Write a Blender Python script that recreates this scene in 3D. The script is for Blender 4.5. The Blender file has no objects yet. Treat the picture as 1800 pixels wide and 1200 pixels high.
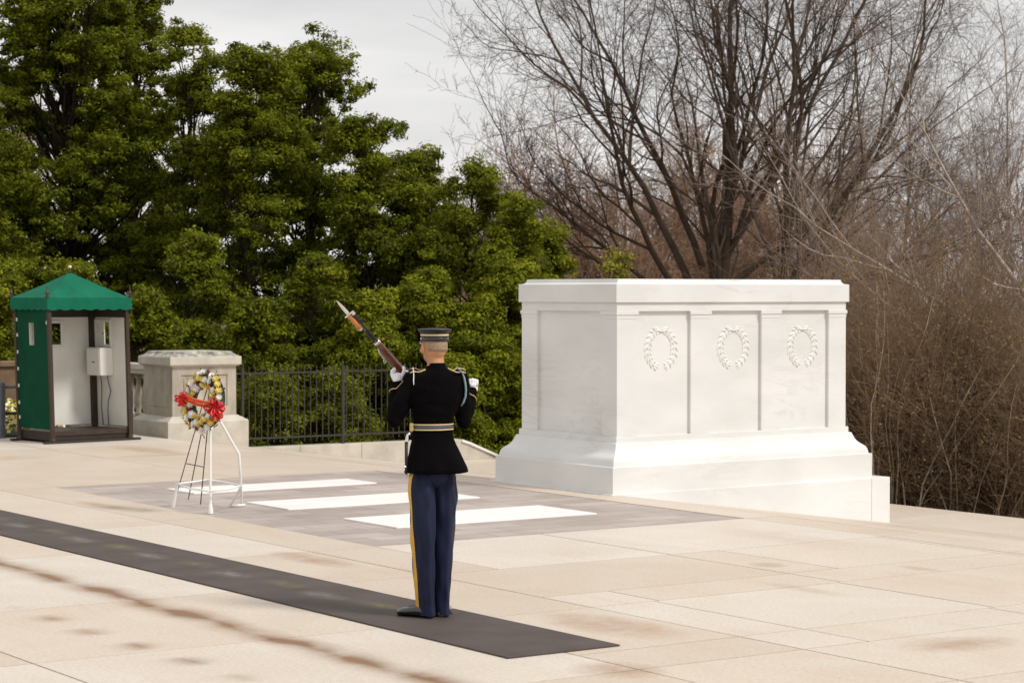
import bpy, bmesh, math, random
import numpy as np
from mathutils import Vector, Matrix
random.seed(7)
D = bpy.data
SC = bpy.context.scene
COL = SC.collection
PI = math.pi

# ------------------------------------------------------------------ camera
FPX, HZ, TH, H = 3864.5, 514.6, .60135, 2.2      # focal length in px of an 1800 px wide frame, horizon row, yaw, eye height
CT, ST = math.cos(TH), math.sin(TH)
cam = D.cameras.new('camera')
cam.sensor_width = 36.0
cam.lens = FPX / 1800 * 36
cam.clip_end = 3000
cam.clip_start = .5
cam.dof.use_dof = True
cam.dof.focus_distance = 17.5
cam.dof.aperture_fstop = 5.6
co = D.objects.new('camera', cam)
COL.objects.link(co)
co.location = (0, 0, H)
co.rotation_euler = (PI / 2 - math.atan((600 - HZ) / FPX), 0, -TH)
SC.camera = co

# ------------------------------------------------------------------ sky and sun
SUN_AZ, SUN_EL = math.atan2(.45, -1.0), math.radians(48)
w = D.worlds.new("World")
SC.world = w
w.use_nodes = True
nt = w.node_tree
nt.nodes.clear()
N = nt.nodes.new
wo = N('ShaderNodeOutputWorld'); bg = N('ShaderNodeBackground'); bg.inputs[1].default_value = .1
sky = N('ShaderNodeTexSky'); sky.sky_type = 'NISHITA'; sky.sun_disc = False
sky.sun_elevation = SUN_EL; sky.sun_rotation = SUN_AZ
tc = N('ShaderNodeTexCoord'); mp = N('ShaderNodeMapping'); mp.inputs['Scale'].default_value = (1.6, 1.6, 9)
mp.inputs['Rotation'].default_value = (0, .12, 0)
nz = N('ShaderNodeTexNoise'); nz.inputs['Scale'].default_value = 2.2; nz.inputs['Detail'].default_value = 5
nz.inputs['Roughness'].default_value = .55
cr = N('ShaderNodeValToRGB')
cr.color_ramp.elements[0].position = .3; cr.color_ramp.elements[0].color = (5.7, 5.65, 5.62, 1)
cr.color_ramp.elements[1].position = .68; cr.color_ramp.elements[1].color = (7.9, 7.75, 7.65, 1)
mx = N('ShaderNodeMixRGB'); mx.inputs[0].default_value = .96
L = nt.links.new
L(tc.outputs['Generated'], mp.inputs[0]); L(mp.outputs[0], nz.inputs[0]); L(nz.outputs[0], cr.inputs[0])
L(sky.outputs[0], mx.inputs[1]); L(cr.outputs[0], mx.inputs[2]); L(mx.outputs[0], bg.inputs[0]); L(bg.outputs[0], wo.inputs[0])

sl = D.lights.new('sun', 'SUN'); sl.energy = 2.1; sl.angle = math.radians(11); sl.color = (1, .965, .91)
so = D.objects.new('sun', sl); COL.objects.link(so)
sd = Vector((math.sin(SUN_AZ) * math.cos(SUN_EL), math.cos(SUN_AZ) * math.cos(SUN_EL), math.sin(SUN_EL)))
so.rotation_euler = sd.to_track_quat('Z', 'Y').to_euler()
so.location = (0, 0, 30)
SC.view_settings.view_transform = 'Standard'
SC.view_settings.look = 'None'
SC.view_settings.exposure = .3
SC.view_settings.gamma = 1

# ------------------------------------------------------------------ helpers
def at(x, y, z=0.0):                       # point at height z seen at photo pixel (x, y)
    t = FPX * (H - z) / (y - HZ); r = (x - 900) / FPX * t
    return (r * CT + t * ST, -r * ST + t * CT, z)
def vw(x, t, z=0.0):                       # point at depth t in photo column x
    r = (x - 900) / FPX * t
    return (r * CT + t * ST, -r * ST + t * CT, z)
def tag(o, label=None, cat=None, group=None, kind=None):
    if label: o['label'] = label
    if cat: o['category'] = cat
    if group: o['group'] = group
    if kind: o['kind'] = kind
    return o
def link(o, parent=None):
    COL.objects.link(o)
    if parent is not None: o.parent = parent
    return o
def empty(name, loc=(0, 0, 0), rz=0, **k):
    o = D.objects.new(name, None); o.empty_display_size = .2
    COL.objects.link(o); o.location = loc; o.rotation_euler = (0, 0, rz)
    return tag(o, **k)

class MB:
    def __init__(s): s.v = []; s.f = []
    def add(s, vs, fs):
        b = len(s.v); s.v += [tuple(map(float, q)) for q in vs]; s.f += [tuple(b + i for i in q) for q in fs]; return s
    def box(s, x0, x1, y0, y1, z0, z1):
        return s.add([(x0,y0,z0),(x1,y0,z0),(x1,y1,z0),(x0,y1,z0),(x0,y0,z1),(x1,y0,z1),(x1,y1,z1),(x0,y1,z1)],
                     [(0,3,2,1),(4,5,6,7),(0,1,5,4),(1,2,6,5),(2,3,7,6),(3,0,4,7)])
    def rings(s, rs, cap=True, closed=True):
        n = len(rs[0]); vs = [p for r in rs for p in r]; fs = []
        for i in range(len(rs) - 1):
            for j in range(n if closed else n - 1):
                k = (j + 1) % n
                fs.append((i*n+j, i*n+k, (i+1)*n+k, (i+1)*n+j))
        if cap: fs.append(tuple(range(n))[::-1]); fs.append(tuple((len(rs)-1)*n + j for j in range(n)))
        return s.add(vs, fs)
    def rect(s, x0, x1, y0, y1, prof):       # (inset, z) profile swept round a rectangle
        return s.rings([[(x0+i,y0+i,z),(x1-i,y0+i,z),(x1-i,y1-i,z),(x0+i,y1-i,z)] for i, z in prof])
    def lathe(s, prof, c=(0,0,0), n=24, sx=1, sy=1):
        return s.rings([[(c[0]+r*sx*math.cos(2*PI*j/n), c[1]+r*sy*math.sin(2*PI*j/n), c[2]+z) for j in range(n)] for r, z in prof])
    def tube(s, pts, rad, n=8, round_ends=False, flat=None):
        P = [Vector(p) for p in pts]; m = len(P)
        R = [rad]*m if isinstance(rad, (int, float)) else list(rad)
        if round_ends:
            d0 = (P[1]-P[0]).normalized(); d1 = (P[-1]-P[-2]).normalized()
            A = [(P[0]-d0*R[0]*math.sin(a), R[0]*math.cos(a)) for a in (1.45, 1.05, .55)]
            B = [(P[-1]+d1*R[-1]*math.sin(a), R[-1]*math.cos(a)) for a in (.55, 1.05, 1.45)]
            P = [a[0] for a in A] + P + [b[0] for b in B]; R = [a[1] for a in A] + R + [b[1] for b in B]; m = len(P)
        up = None; rs = []
        for i in range(m):
            d = (P[min(i+1, m-1)] - P[max(i-1, 0)]).normalized()
            if up is None:
                up = Vector((0,0,1)) if abs(d.z) < .9 else Vector((1,0,0))
            a = d.cross(up); a.normalize(); b = a.cross(d).normalized(); up = b
            fa, fb = flat if flat else (1, 1)
            rs.append([tuple(P[i] + a*R[i]*fa*math.cos(2*PI*j/n) + b*R[i]*fb*math.sin(2*PI*j/n)) for j in range(n)])
        return s.rings(rs)
    def ball(s, c, r, n=14, m=9, rot=None):
        rx, ry, rz = (r, r, r) if isinstance(r, (int, float)) else r
        rs = []
        for i in range(m):
            a = -PI/2 + PI*(i+.35)/(m-.3)
            a = max(-PI/2+.05, min(PI/2-.05, a))
            q = []
            for j in range(n):
                p = Vector((rx*math.cos(a)*math.cos(2*PI*j/n), ry*math.cos(a)*math.sin(2*PI*j/n), rz*math.sin(a)))
                if rot: p = rot @ p
                q.append(tuple(Vector(c) + p))
            rs.append(q)
        return s.rings(rs)
    def prism(s, poly, axis, a, b):          # polygon of (u, v) extruded along an axis
        def P(u, v, w): return {'x': (w,u,v), 'y': (u,w,v), 'z': (u,v,w)}[axis]
        return s.rings([[P(u, v, a) for u, v in poly], [P(u, v, b) for u, v in poly]])
    def build(s, name, mat, parent=None, smooth=False, bevel=0, auto=None):
        me = D.meshes.new(name); me.from_pydata(s.v, [], s.f); me.update()
        bm = bmesh.new(); bm.from_mesh(me); bmesh.ops.recalc_face_normals(bm, faces=bm.faces); bm.to_mesh(me); bm.free()
        me.materials.append(mat)
        if smooth: me.shade_smooth()
        o = D.objects.new(name, me); link(o, parent)
        if bevel:
            m = o.modifiers.new('bevel', 'BEVEL'); m.width = bevel; m.segments = 2; m.limit_method = 'ANGLE'; m.angle_limit = math.radians(40)
        if auto and smooth:
            me.set_sharp_from_angle(angle=math.radians(auto))
        return o
def bake(o):
    dg = bpy.context.evaluated_depsgraph_get()
    me = D.meshes.new_from_object(o.evaluated_get(dg)); o.modifiers.clear(); o.data = me; return o
def remesh(o, voxel, it=3, fac=.5):
    m = o.modifiers.new('r', 'REMESH'); m.mode = 'VOXEL'; m.voxel_size = voxel; m.use_smooth_shade = True
    m = o.modifiers.new('s', 'SMOOTH'); m.iterations = it; m.factor = fac
    return bake(o)

def raw_mesh(name, V, F, mat, parent=None, col=None, smooth=False):     # numpy arrays, all faces the same size
    me = D.meshes.new(name); nv = len(V); nf, k = F.shape
    me.vertices.add(nv); me.vertices.foreach_set('co', V.astype(np.float32).ravel())
    me.loops.add(nf*k); me.loops.foreach_set('vertex_index', F.astype(np.int32).ravel())
    me.polygons.add(nf); me.polygons.foreach_set('loop_start', np.arange(0, nf*k, k, dtype=np.int32))
    if col is not None:
        a = me.attributes.new('tint', 'FLOAT', 'FACE'); a.data.foreach_set('value', col.astype(np.float32))
    me.polygons.foreach_set('use_smooth', np.full(nf, bool(smooth)))
    me.update(calc_edges=True); me.materials.append(mat)
    return link(D.objects.new(name, me), parent)

# ------------------------------------------------------------------ materials
def nodes(m):
    m.use_nodes = True; t = m.node_tree; return t, t.nodes.new, t.links.new, t.nodes['Principled BSDF']
def mat(name, c, rough=.6, var=.12, scale=6, metal=0, spec=.5, bump=0, bscale=60, coat=0, stretch=(1,1,1), c2=None, sheen=0):
    m = D.materials.new(name); t, N, L, b = nodes(m)
    tc = N('ShaderNodeTexCoord'); mp = N('ShaderNodeMapping'); mp.inputs['Scale'].default_value = stretch
    nz = N('ShaderNodeTexNoise'); nz.inputs['Scale'].default_value = scale; nz.inputs['Detail'].default_value = 6; nz.inputs['Roughness'].default_value = .6
    L(tc.outputs['Object'], mp.inputs[0]); L(mp.outputs[0], nz.inputs[0])
    cr = N('ShaderNodeValToRGB'); e = cr.color_ramp.elements
    e[0].position = .32; e[1].position = .68
    e[0].color = tuple(x*(1-var) for x in c) + (1,)
    e[1].color = (tuple(min(1, x*(1+var)) for x in c) if c2 is None else c2) + (1,)
    L(nz.outputs[0], cr.inputs[0]); L(cr.outputs[0], b.inputs['Base Color'])
    b.inputs['Roughness'].default_value = rough; b.inputs['Metallic'].default_value = metal
    b.inputs['Specular IOR Level'].default_value = spec; b.inputs['Coat Weight'].default_value = coat
    if sheen: b.inputs['Sheen Weight'].default_value = sheen
    if bump:
        n2 = N('ShaderNodeTexNoise'); n2.inputs['Scale'].default_value = bscale; n2.inputs['Detail'].default_value = 4
        bp = N('ShaderNodeBump'); bp.inputs['Strength'].default_value = bump; bp.inputs['Distance'].default_value = .01
        L(mp.outputs[0], n2.inputs[0]); L(n2.outputs[0], bp.inputs['Height']); L(bp.outputs[0], b.inputs['Normal'])
    return m

def marble_mat():
    m = D.materials.new('white_marble'); t, N, L, b = nodes(m)
    tc = N('ShaderNodeTexCoord'); mp = N('ShaderNodeMapping'); mp.inputs['Scale'].default_value = (.5, .5, 2.6); mp.inputs['Rotation'].default_value = (.12, .22, 0)
    L(tc.outputs['Object'], mp.inputs[0])
    n1 = N('ShaderNodeTexNoise'); n1.inputs['Scale'].default_value = 1.6; n1.inputs['Detail'].default_value = 9; n1.inputs['Roughness'].default_value = .62; n1.inputs['Distortion'].default_value = 1.2
    L(mp.outputs[0], n1.inputs[0])
    r1 = N('ShaderNodeValToRGB'); e = r1.color_ramp.elements          # thin grey veins where the noise crosses its middle
    e[0].position = .462; e[0].color = (0,0,0,1); e[1].position = .5; e[1].color = (1,1,1,1)
    x = e.new(.535); x.color = (0,0,0,1)
    L(n1.outputs[0], r1.inputs[0])
    n2 = N('ShaderNodeTexNoise'); n2.inputs['Scale'].default_value = 1.1; n2.inputs['Detail'].default_value = 5
    mp2 = N('ShaderNodeMapping'); mp2.inputs['Location'].default_value = (3, 1, 7); mp2.inputs['Scale'].default_value = (.8,.8,1.6)
    L(tc.outputs['Object'], mp2.inputs[0]); L(mp2.outputs[0], n2.inputs[0])
    c2 = N('ShaderNodeValToRGB'); e = c2.color_ramp.elements
    e[0].position = .35; e[0].color = (.67,.665,.645,1); e[1].position = .66; e[1].color = (.765,.76,.745,1)
    L(n2.outputs[0], c2.inputs[0])
    mul = N('ShaderNodeMath'); mul.operation = 'MULTIPLY'; L(r1.outputs[0], mul.inputs[0])
    n3 = N('ShaderNodeTexNoise'); n3.inputs['Scale'].default_value = .9; L(tc.outputs['Object'], n3.inputs[0])
    r3 = N('ShaderNodeMapRange'); r3.inputs[1].default_value = .45; r3.inputs[2].default_value = .7; r3.inputs[4].default_value = .33
    L(n3.outputs[0], r3.inputs[0]); L(r3.outputs[0], mul.inputs[1])
    mx = N('ShaderNodeMixRGB'); mx.inputs[2].default_value = (.46,.45,.42,1)
    L(mul.outputs[0], mx.inputs[0]); L(c2.outputs[0], mx.inputs[1]); L(mx.outputs[0], b.inputs['Base Color'])
    b.inputs['Roughness'].default_value = .45; b.inputs['Specular IOR Level'].default_value = .35
    n4 = N('ShaderNodeTexNoise'); n4.inputs['Scale'].default_value = 90; L(tc.outputs['Object'], n4.inputs[0])
    bp = N('ShaderNodeBump'); bp.inputs['Strength'].default_value = .06; bp.inputs['Distance'].default_value = .004
    L(n4.outputs[0], bp.inputs['Height']); L(bp.outputs[0], b.inputs['Normal'])
    return m

def paving_mat():
    m = D.materials.new('pink_marble_paving'); t, N, L, b = nodes(m)
    def math_(op, a=None, bb=None, v=None):
        n = N('ShaderNodeMath'); n.operation = op
        for i, q in enumerate((a, bb)):
            if q is None: continue
            if isinstance(q, (int, float)): n.inputs[i].default_value = q
            else: L(q, n.inputs[i])
        return n.outputs[0]
    def noise(sc, scale, det=5, loc=(0,0,0), rough=.6, dist=0):
        mp = N('ShaderNodeMapping'); mp.inputs['Scale'].default_value = sc; mp.inputs['Location'].default_value = loc
        nz = N('ShaderNodeTexNoise'); nz.inputs['Scale'].default_value = scale; nz.inputs['Detail'].default_value = det; nz.inputs['Roughness'].default_value = rough; nz.inputs['Distortion'].default_value = dist
        L(tc.outputs['Object'], mp.inputs[0]); L(mp.outputs[0], nz.inputs[0]); return nz.outputs[0]
    def ramp(x, stops):
        r = N('ShaderNodeValToRGB'); e = r.color_ramp.elements
        e[0].position, e[0].color = stops[0][0], stops[0][1] + (1,); e[1].position, e[1].color = stops[1][0], stops[1][1] + (1,)
        for p, c in stops[2:]: q = e.new(p); q.color = c + (1,)
        L(x, r.inputs[0]); return r.outputs[0]
    def mapr(x, a, b_, c=0, d=1):
        n = N('ShaderNodeMapRange'); n.inputs[1].default_value = a; n.inputs[2].default_value = b_; n.inputs[3].default_value = c; n.inputs[4].default_value = d
        L(x, n.inputs[0]); return n.outputs[0]
    def mix(f, a, c, mode='MIX'):
        n = N('ShaderNodeMixRGB'); n.blend_type = mode
        if isinstance(f, (int, float)): n.inputs[0].default_value = f
        else: L(f, n.inputs[0])
        L(a, n.inputs[1])
        if isinstance(c, tuple): n.inputs[2].default_value = c
        else: L(c, n.inputs[2])
        return n.outputs[0]
    tc = N('ShaderNodeTexCoord'); at_ = N('ShaderNodeAttribute'); at_.attribute_name = 'tint'
    base = ramp(noise((1,1,1), .8, 7, dist=.6), [(.3, (.605,.515,.42)), (.7, (.655,.59,.51))])
    slab = ramp(at_.outputs['Fac'], [(0., (.92,.875,.83)), (1., (1.045,1.06,1.085)), (.55, (1.0,.97,.945))])
    c = mix(1., base, slab, 'MULTIPLY')
    vein = mapr(noise((2.2,.35,1), 1.6, 8, (4,2,0), .65, 1.0), .52, .75, 0, .26)      # warm streaks in the stone
    c = mix(vein, c, (.56,.37,.23,1))
    grime = mapr(noise((.6,.6,1), 1.1, 8, (9,5,0), .7), .56, .80, 0, .22)
    c = mix(grime, c, (.38,.32,.26,1))
    spk = mapr(noise((1,1,1), 34, 5, (0,0,0), .7), .36, .66, .86, 1.07)
    c = mix(1., c, spk, 'MULTIPLY')
    # rust-brown lines worn by the pacing: x is across the mat, y along it
    sp = N('ShaderNodeSeparateXYZ'); L(tc.outputs['Object'], sp.inputs[0])
    wob = mapr(noise((1,1,1), 1.3, 2, (1,7,0)), .3, .7, -.035, .035)
    xx = math_('ADD', sp.outputs[0], wob)
    def line(x0, wid, y_lo, y_hi, brk, lo, hi, amt, per=.72, ph=0.):
        d = math_('ABSOLUTE', math_('SUBTRACT', xx, x0))
        a = mapr(d, 0, wid, 1, 0)
        a = math_('MULTIPLY', a, a)
        g1 = mapr(sp.outputs[1], y_lo, y_lo+.6, 0, 1); g2 = mapr(sp.outputs[1], y_hi, y_hi-.6, 0, 1)
        s = math_('SINE', math_('MULTIPLY', math_('ADD', sp.outputs[1], ph), 2*PI/per))
        s = mapr(s, -1, 1, lo, hi)
        n = mapr(noise((1,1,1), brk, 4, (x0*3,0,0)), .32, .56, .35, 1)
        return math_('MULTIPLY', math_('MULTIPLY', math_('MULTIPLY', a, s), math_('MULTIPLY', g1, g2)), math_('MULTIPLY', n, amt))
    r = line(6.66, .27, 9.6, 18.6, 1.6, .7, 1., 1.5, .76, .2)
    c = mix(r, c, (.235,.125,.06,1))
    r2 = line(5.81, .22, 10.9, 14.8, 2, -.6, 1., .8, .70, .18)
    r2 = math_('MAXIMUM', r2, 0.)
    c = mix(r2, c, (.24,.13,.06,1))
    # single stains
    def blot(x0, y0, rx, ry, amt):
        a = math_('DIVIDE', math_('SUBTRACT', sp.outputs[0], x0), rx); bq = math_('DIVIDE', math_('SUBTRACT', sp.outputs[1], y0), ry)
        d = math_('ADD', math_('MULTIPLY', a, a), math_('MULTIPLY', bq, bq))
        n = mapr(noise((1,1,1), 5, 5, (x0, y0, 0)), .3, .7, .3, 1)
        return math_('MULTIPLY', math_('MULTIPLY', mapr(d, 0, 1, 1, 0), n), amt)
    for q in ((8.75,11.6,.35,.75,.8), (7.75,10.2,.3,.35,.85), (11.76,13.48,.16,.2,.9), (8.9,15.9,.22,.75,.85), (9.35,21.1,.16,.7,.7), (10.1,9.75,.5,.3,.75),
              (13.2,28.2,.35,1.3,.65), (12.9,27.3,.9,.18,.5), (12.6,12.6,.12,.25,.6), (6.0,10.4,.3,.3,.6), (11.0,12.2,.12,.5,.4), (13.2,14.9,.35,.9,.35), (10.9,27.9,.8,.5,.35), (14.9,25.2,.5,1.2,.3)):
        c = mix(blot(*q), c, (.34,.19,.10,1))
    L(c, b.inputs['Base Color'])
    b.inputs['Roughness'].default_value = .5; b.inputs['Specular IOR Level'].default_value = .35
    bp = N('ShaderNodeBump'); bp.inputs['Strength'].default_value = .12; bp.inputs['Distance'].default_value = .004
    L(noise((1,1,1), 30, 4), bp.inputs['Height']); L(bp.outputs[0], b.inputs['Normal'])
    return m

def pit_mat():
    m = D.materials.new('grey_brick_paving'); t, N, L, b = nodes(m)
    tc = N('ShaderNodeTexCoord'); mp = N('ShaderNodeMapping')
    br = N('ShaderNodeTexBrick'); L(tc.outputs['Object'], mp.inputs[0]); L(mp.outputs[0], br.inputs[0])
    br.offset = .5; br.inputs['Color1'].default_value = (.36,.295,.26,1); br.inputs['Color2'].default_value = (.46,.395,.355,1); br.inputs['Mortar'].default_value = (.25,.205,.175,1)
    br.inputs['Scale'].default_value = 1; br.inputs['Mortar Size'].default_value = .009; br.inputs['Brick Width'].default_value = .72; br.inputs['Row Height'].default_value = .305; br.inputs['Mortar Smooth'].default_value = .3
    nz = N('ShaderNodeTexNoise'); nz.inputs['Scale'].default_value = 1.2; nz.inputs['Detail'].default_value = 8; L(mp.outputs[0], nz.inputs[0])
    mr = N('ShaderNodeMapRange'); mr.inputs[1].default_value = .3; mr.inputs[2].default_value = .7; mr.inputs[3].default_value = .84; mr.inputs[4].default_value = 1.16; L(nz.outputs[0], mr.inputs[0])
    mx = N('ShaderNodeMixRGB'); mx.blend_type = 'MULTIPLY'; mx.inputs[0].default_value = 1; L(br.outputs[0], mx.inputs[1]); L(mr.outputs[0], mx.inputs[2])
    L(mx.outputs[0], b.inputs['Base Color']); b.inputs['Roughness'].default_value = .55
    return m

def mat_mat():
    m = D.materials.new('black_rubber_mat'); t, N, L, b = nodes(m)
    tc = N('ShaderNodeTexCoord'); sp = N('ShaderNodeSeparateXYZ'); L(tc.outputs['Object'], sp.inputs[0])
    def M(op, a, bb=0.):
        n = N('ShaderNodeMath'); n.operation = op
        for i, q in enumerate((a, bb)):
            if isinstance(q, (int, float)): n.inputs[i].default_value = q
            else: L(q, n.inputs[i])
        return n.outputs[0]
    def MR(x, a, b_, c, d):
        n = N('ShaderNodeMapRange'); n.inputs[1].default_value = a; n.inputs[2].default_value = b_; n.inputs[3].default_value = c; n.inputs[4].default_value = d
        L(x, n.inputs[0]); return n.outputs[0]
    nz = N('ShaderNodeTexNoise'); nz.inputs['Scale'].default_value = 3; nz.inputs['Detail'].default_value = 8; L(tc.outputs['Object'], nz.inputs[0])
    def spots(x0, ph, amt):                          # pale scuffs at every pace along the middle
        d = M('ABSOLUTE', M('SUBTRACT', sp.outputs[0], x0))
        a = MR(d, 0, .13, 1, 0)
        s = M('SINE', M('MULTIPLY', M('ADD', sp.outputs[1], ph), 2*PI/1.46))
        s = MR(s, .25, 1, 0, 1)
        g = MR(sp.outputs[1], 12.6, 13.2, 0, 1)
        n3 = N('ShaderNodeTexNoise'); n3.inputs['Scale'].default_value = 9; n3.inputs['Detail'].default_value = 6; n3.inputs['Roughness'].default_value = .75; L(tc.outputs['Object'], n3.inputs[0])
        return M('MULTIPLY', M('MULTIPLY', M('MULTIPLY', M('MULTIPLY', a, s), g), MR(n3.outputs[0], .38, .62, .2, 1.2)), amt)
    cr = N('ShaderNodeValToRGB'); e = cr.color_ramp.elements; e[0].position = .3; e[0].color = (.070,.054,.048,1); e[1].position = .7; e[1].color = (.096,.076,.067,1)
    L(nz.outputs[0], cr.inputs[0])
    m1 = N('ShaderNodeMixRGB'); L(spots(7.86, -.35, .5), m1.inputs[0]); L(cr.outputs[0], m1.inputs[1]); m1.inputs[2].default_value = (.30,.28,.25,1)
    m2 = N('ShaderNodeMixRGB'); L(spots(7.93, .38, .45), m2.inputs[0]); L(m1.outputs[0], m2.inputs[1]); m2.inputs[2].default_value = (.24,.21,.09,1)
    L(m2.outputs[0], b.inputs['Base Color']); b.inputs['Roughness'].default_value = .75; b.inputs['Specular IOR Level'].default_value = .3
    n2 = N('ShaderNodeTexNoise'); n2.inputs['Scale'].default_value = 120; L(tc.outputs['Object'], n2.inputs[0])
    bp = N('ShaderNodeBump'); bp.inputs['Strength'].default_value = .3; bp.inputs['Distance'].default_value = .003
    L(n2.outputs[0], bp.inputs['Height']); L(bp.outputs[0], b.inputs['Normal'])
    return m

def leaf_mat(name, dark, light, trans=.35):
    m = D.materials.new(name); t, N, L, b = nodes(m)
    a = N('ShaderNodeAttribute'); a.attribute_name = 'tint'
    cr = N('ShaderNodeValToRGB'); e = cr.color_ramp.elements; e[0].position = 0; e[0].color = dark + (1,); e[1].position = 1; e[1].color = light + (1,)
    L(a.outputs['Fac'], cr.inputs[0]); L(cr.outputs[0], b.inputs['Base Color'])
    b.inputs['Roughness'].default_value = .6; b.inputs['Specular IOR Level'].default_value = .12
    tr = N('ShaderNodeBsdfTranslucent'); L(cr.outputs[0], tr.inputs[0])
    ms = N('ShaderNodeMixShader'); ms.inputs[0].default_value = trans
    out = t.nodes['Material Output']
    L(b.outputs[0], ms.inputs[1]); L(tr.outputs[0], ms.inputs[2]); L(ms.outputs[0], out.inputs[0])
    return m

M = dict(
    marble=marble_mat(), paving=paving_mat(), pit=pit_mat(), rubber=mat_mat(),
    slabwhite=mat('crypt_white_marble', (.84,.82,.79), .45, .04, 2),
    carve=mat('carved_marble', (.74,.73,.705), .5, .03, 4),
    kerb=mat('pale_kerb_stone', (.53,.485,.41), .6, .16, 3, bump=.3),
    grout=mat('dark_grout', (.14,.105,.08), .9),
    pier=mat('weathered_limestone', (.41,.36,.29), .75, .28, 3.5, bump=.5, bscale=25, stretch=(1,1,.5)),
    piercap=mat('lichen_stained_capstone', (.20,.18,.155), .8, .3, 9, c2=(.60,.56,.48), bump=.5, bscale=30),
    iron=mat('black_iron', (.040,.034,.027), .55, .2, 20, spec=.4),
    brownmetal=mat('brown_painted_post', (.040,.022,.013), .5, .25, 8),
    blackwood=mat('dark_stained_wood', (.028,.018,.012), .6, .3, 6, stretch=(1,6,1)),
    canopy=mat('green_canvas', (.006,.125,.070), .85, .15, 4, spec=.15, bump=.15, bscale=14),
    greenwall=mat('dark_green_canvas_wall', (.003,.055,.026), .85, .15, 3, spec=.12, bump=.1, bscale=8),
    whitewall=mat('white_painted_panel', (.76,.74,.68), .6, .07, 2.2),
    stainwall=mat('grey_smear', (.48,.46,.40), .7, .1, 5),
    boxwhite=mat('white_enamel_box', (.74,.715,.67), .4, .04, 3),
    brass=mat('polished_brass', (.75,.55,.25), .25, .05, 3, metal=1),
    silver=mat('bright_steel', (.75,.74,.72), .25, .05, 8, metal=1),
    whitepaint=mat('white_gloss_paint', (.82,.81,.79), .35, .03, 5),
    wool=mat('black_wool_uniform', (.0030,.0024,.0028), .95, .35, 5, spec=.05, bump=.25, bscale=90),
    trouser=mat('navy_trouser_wool', (.0075,.012,.038), .7, .3, 5, spec=.25, sheen=.04, bump=.12, bscale=70),
    gold=mat('gold_braid', (.62,.36,.05), .5, .12, 30, spec=.4),
    palegold=mat('pale_gold_braid', (.66,.50,.22), .5, .1, 30, spec=.4),
    bluecord=mat('light_blue_cord', (.20,.30,.34), .7, .35, 110),
    navyband=mat('slate_blue_band', (.06,.075,.11), .6, .1, 20),
    capblack=mat('black_cap_cloth', (.008,.008,.013), .55, .2, 20),
    patent=mat('black_patent_leather', (.004,.004,.004), .2, .1, 5, spec=.7, coat=.6),
    skin=mat('skin', (.52,.27,.145), .55, .10, 12, spec=.35),
    hair=mat('cropped_hair', (.31,.215,.14), .9, .22, 60, bump=.3, bscale=250),
    glove=mat('white_cotton_glove', (.78,.77,.80), .8, .05, 20, bump=.2, bscale=150),
    walnut=mat('polished_walnut', (.095,.026,.012), .33, .35, 9, stretch=(1,6,6), coat=.5),
    amber=mat('amber_wood_grip', (.50,.16,.03), .3, .3, 14, coat=.5),
    gun=mat('blued_steel', (.045,.04,.038), .3, .15, 8, metal=.8),
    ribbon=mat('red_satin_ribbon', (.62,.010,.008), .38, .12, 8, spec=.5),
    ribbongold=mat('gold_ribbon_edge', (.85,.42,.05), .45, .05, 8),
    petw=mat('white_petals', (.83,.82,.76), .6, .06, 12), pety=mat('yellow_petals', (.80,.62,.14), .6, .12, 12), petr=mat('dark_red_petals', (.36,.012,.015), .6, .2, 12),
    foil=mat('dark_green_foliage', (.012,.03,.010), .6, .4, 12),
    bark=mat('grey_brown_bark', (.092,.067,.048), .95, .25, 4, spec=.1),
    twig=mat('dark_brown_twigs', (.135,.093,.066), .95, .25, 1.2, spec=.1),
    twigr=mat('russet_twigs', (.30,.19,.125), .95, .25, .8, spec=.1),
    twigp=mat('pinkish_grey_twigs', (.30,.235,.195), .95, .2, .8, spec=.1),
    twigt=mat('tan_shrub_stems', (.47,.375,.28), .95, .3, 2, spec=.1),
    brownwall=mat('brown_stone_wall', (.17,.105,.06), .85, .25, 3, bump=.4, bscale=20),
    greymetal=mat('blue_grey_painted_steel', (.11,.12,.14), .5, .15, 8),
    litter=mat('leaf_litter_ground', (.10,.065,.04), .95, .4, 1.5, bump=.6, bscale=8),
    drkgreen=mat('dark_green_post_paint', (.022,.032,.028), .6, .15, 8),
)
M['twigg'] = mat('golden_brown_twigs', (.225,.155,.10), .95, .25, .8, spec=.1)
M['darkbark'] = mat('dark_brown_bark', (.038,.028,.020), .95, .3, 4, spec=.1)  # darker bark colour for the leafy trees
M['palebark'] = mat('pale_grey_bark', (.40,.335,.28), .95, .3, 3, spec=.1)
M['leaf'] = leaf_mat('olive_green_leaves', (.065,.076,.007), (.285,.31,.018), .45)
M['leafb'] = leaf_mat('fresh_green_leaves', (.09,.11,.008), (.38,.40,.024), .45)
M['leafy'] = leaf_mat('yellow_green_leaves', (.14,.14,.015), (.42,.38,.06), .4)
M['leafbrown'] = leaf_mat('dry_brown_leaves', (.13,.08,.03), (.44,.27,.11), .28)

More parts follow.
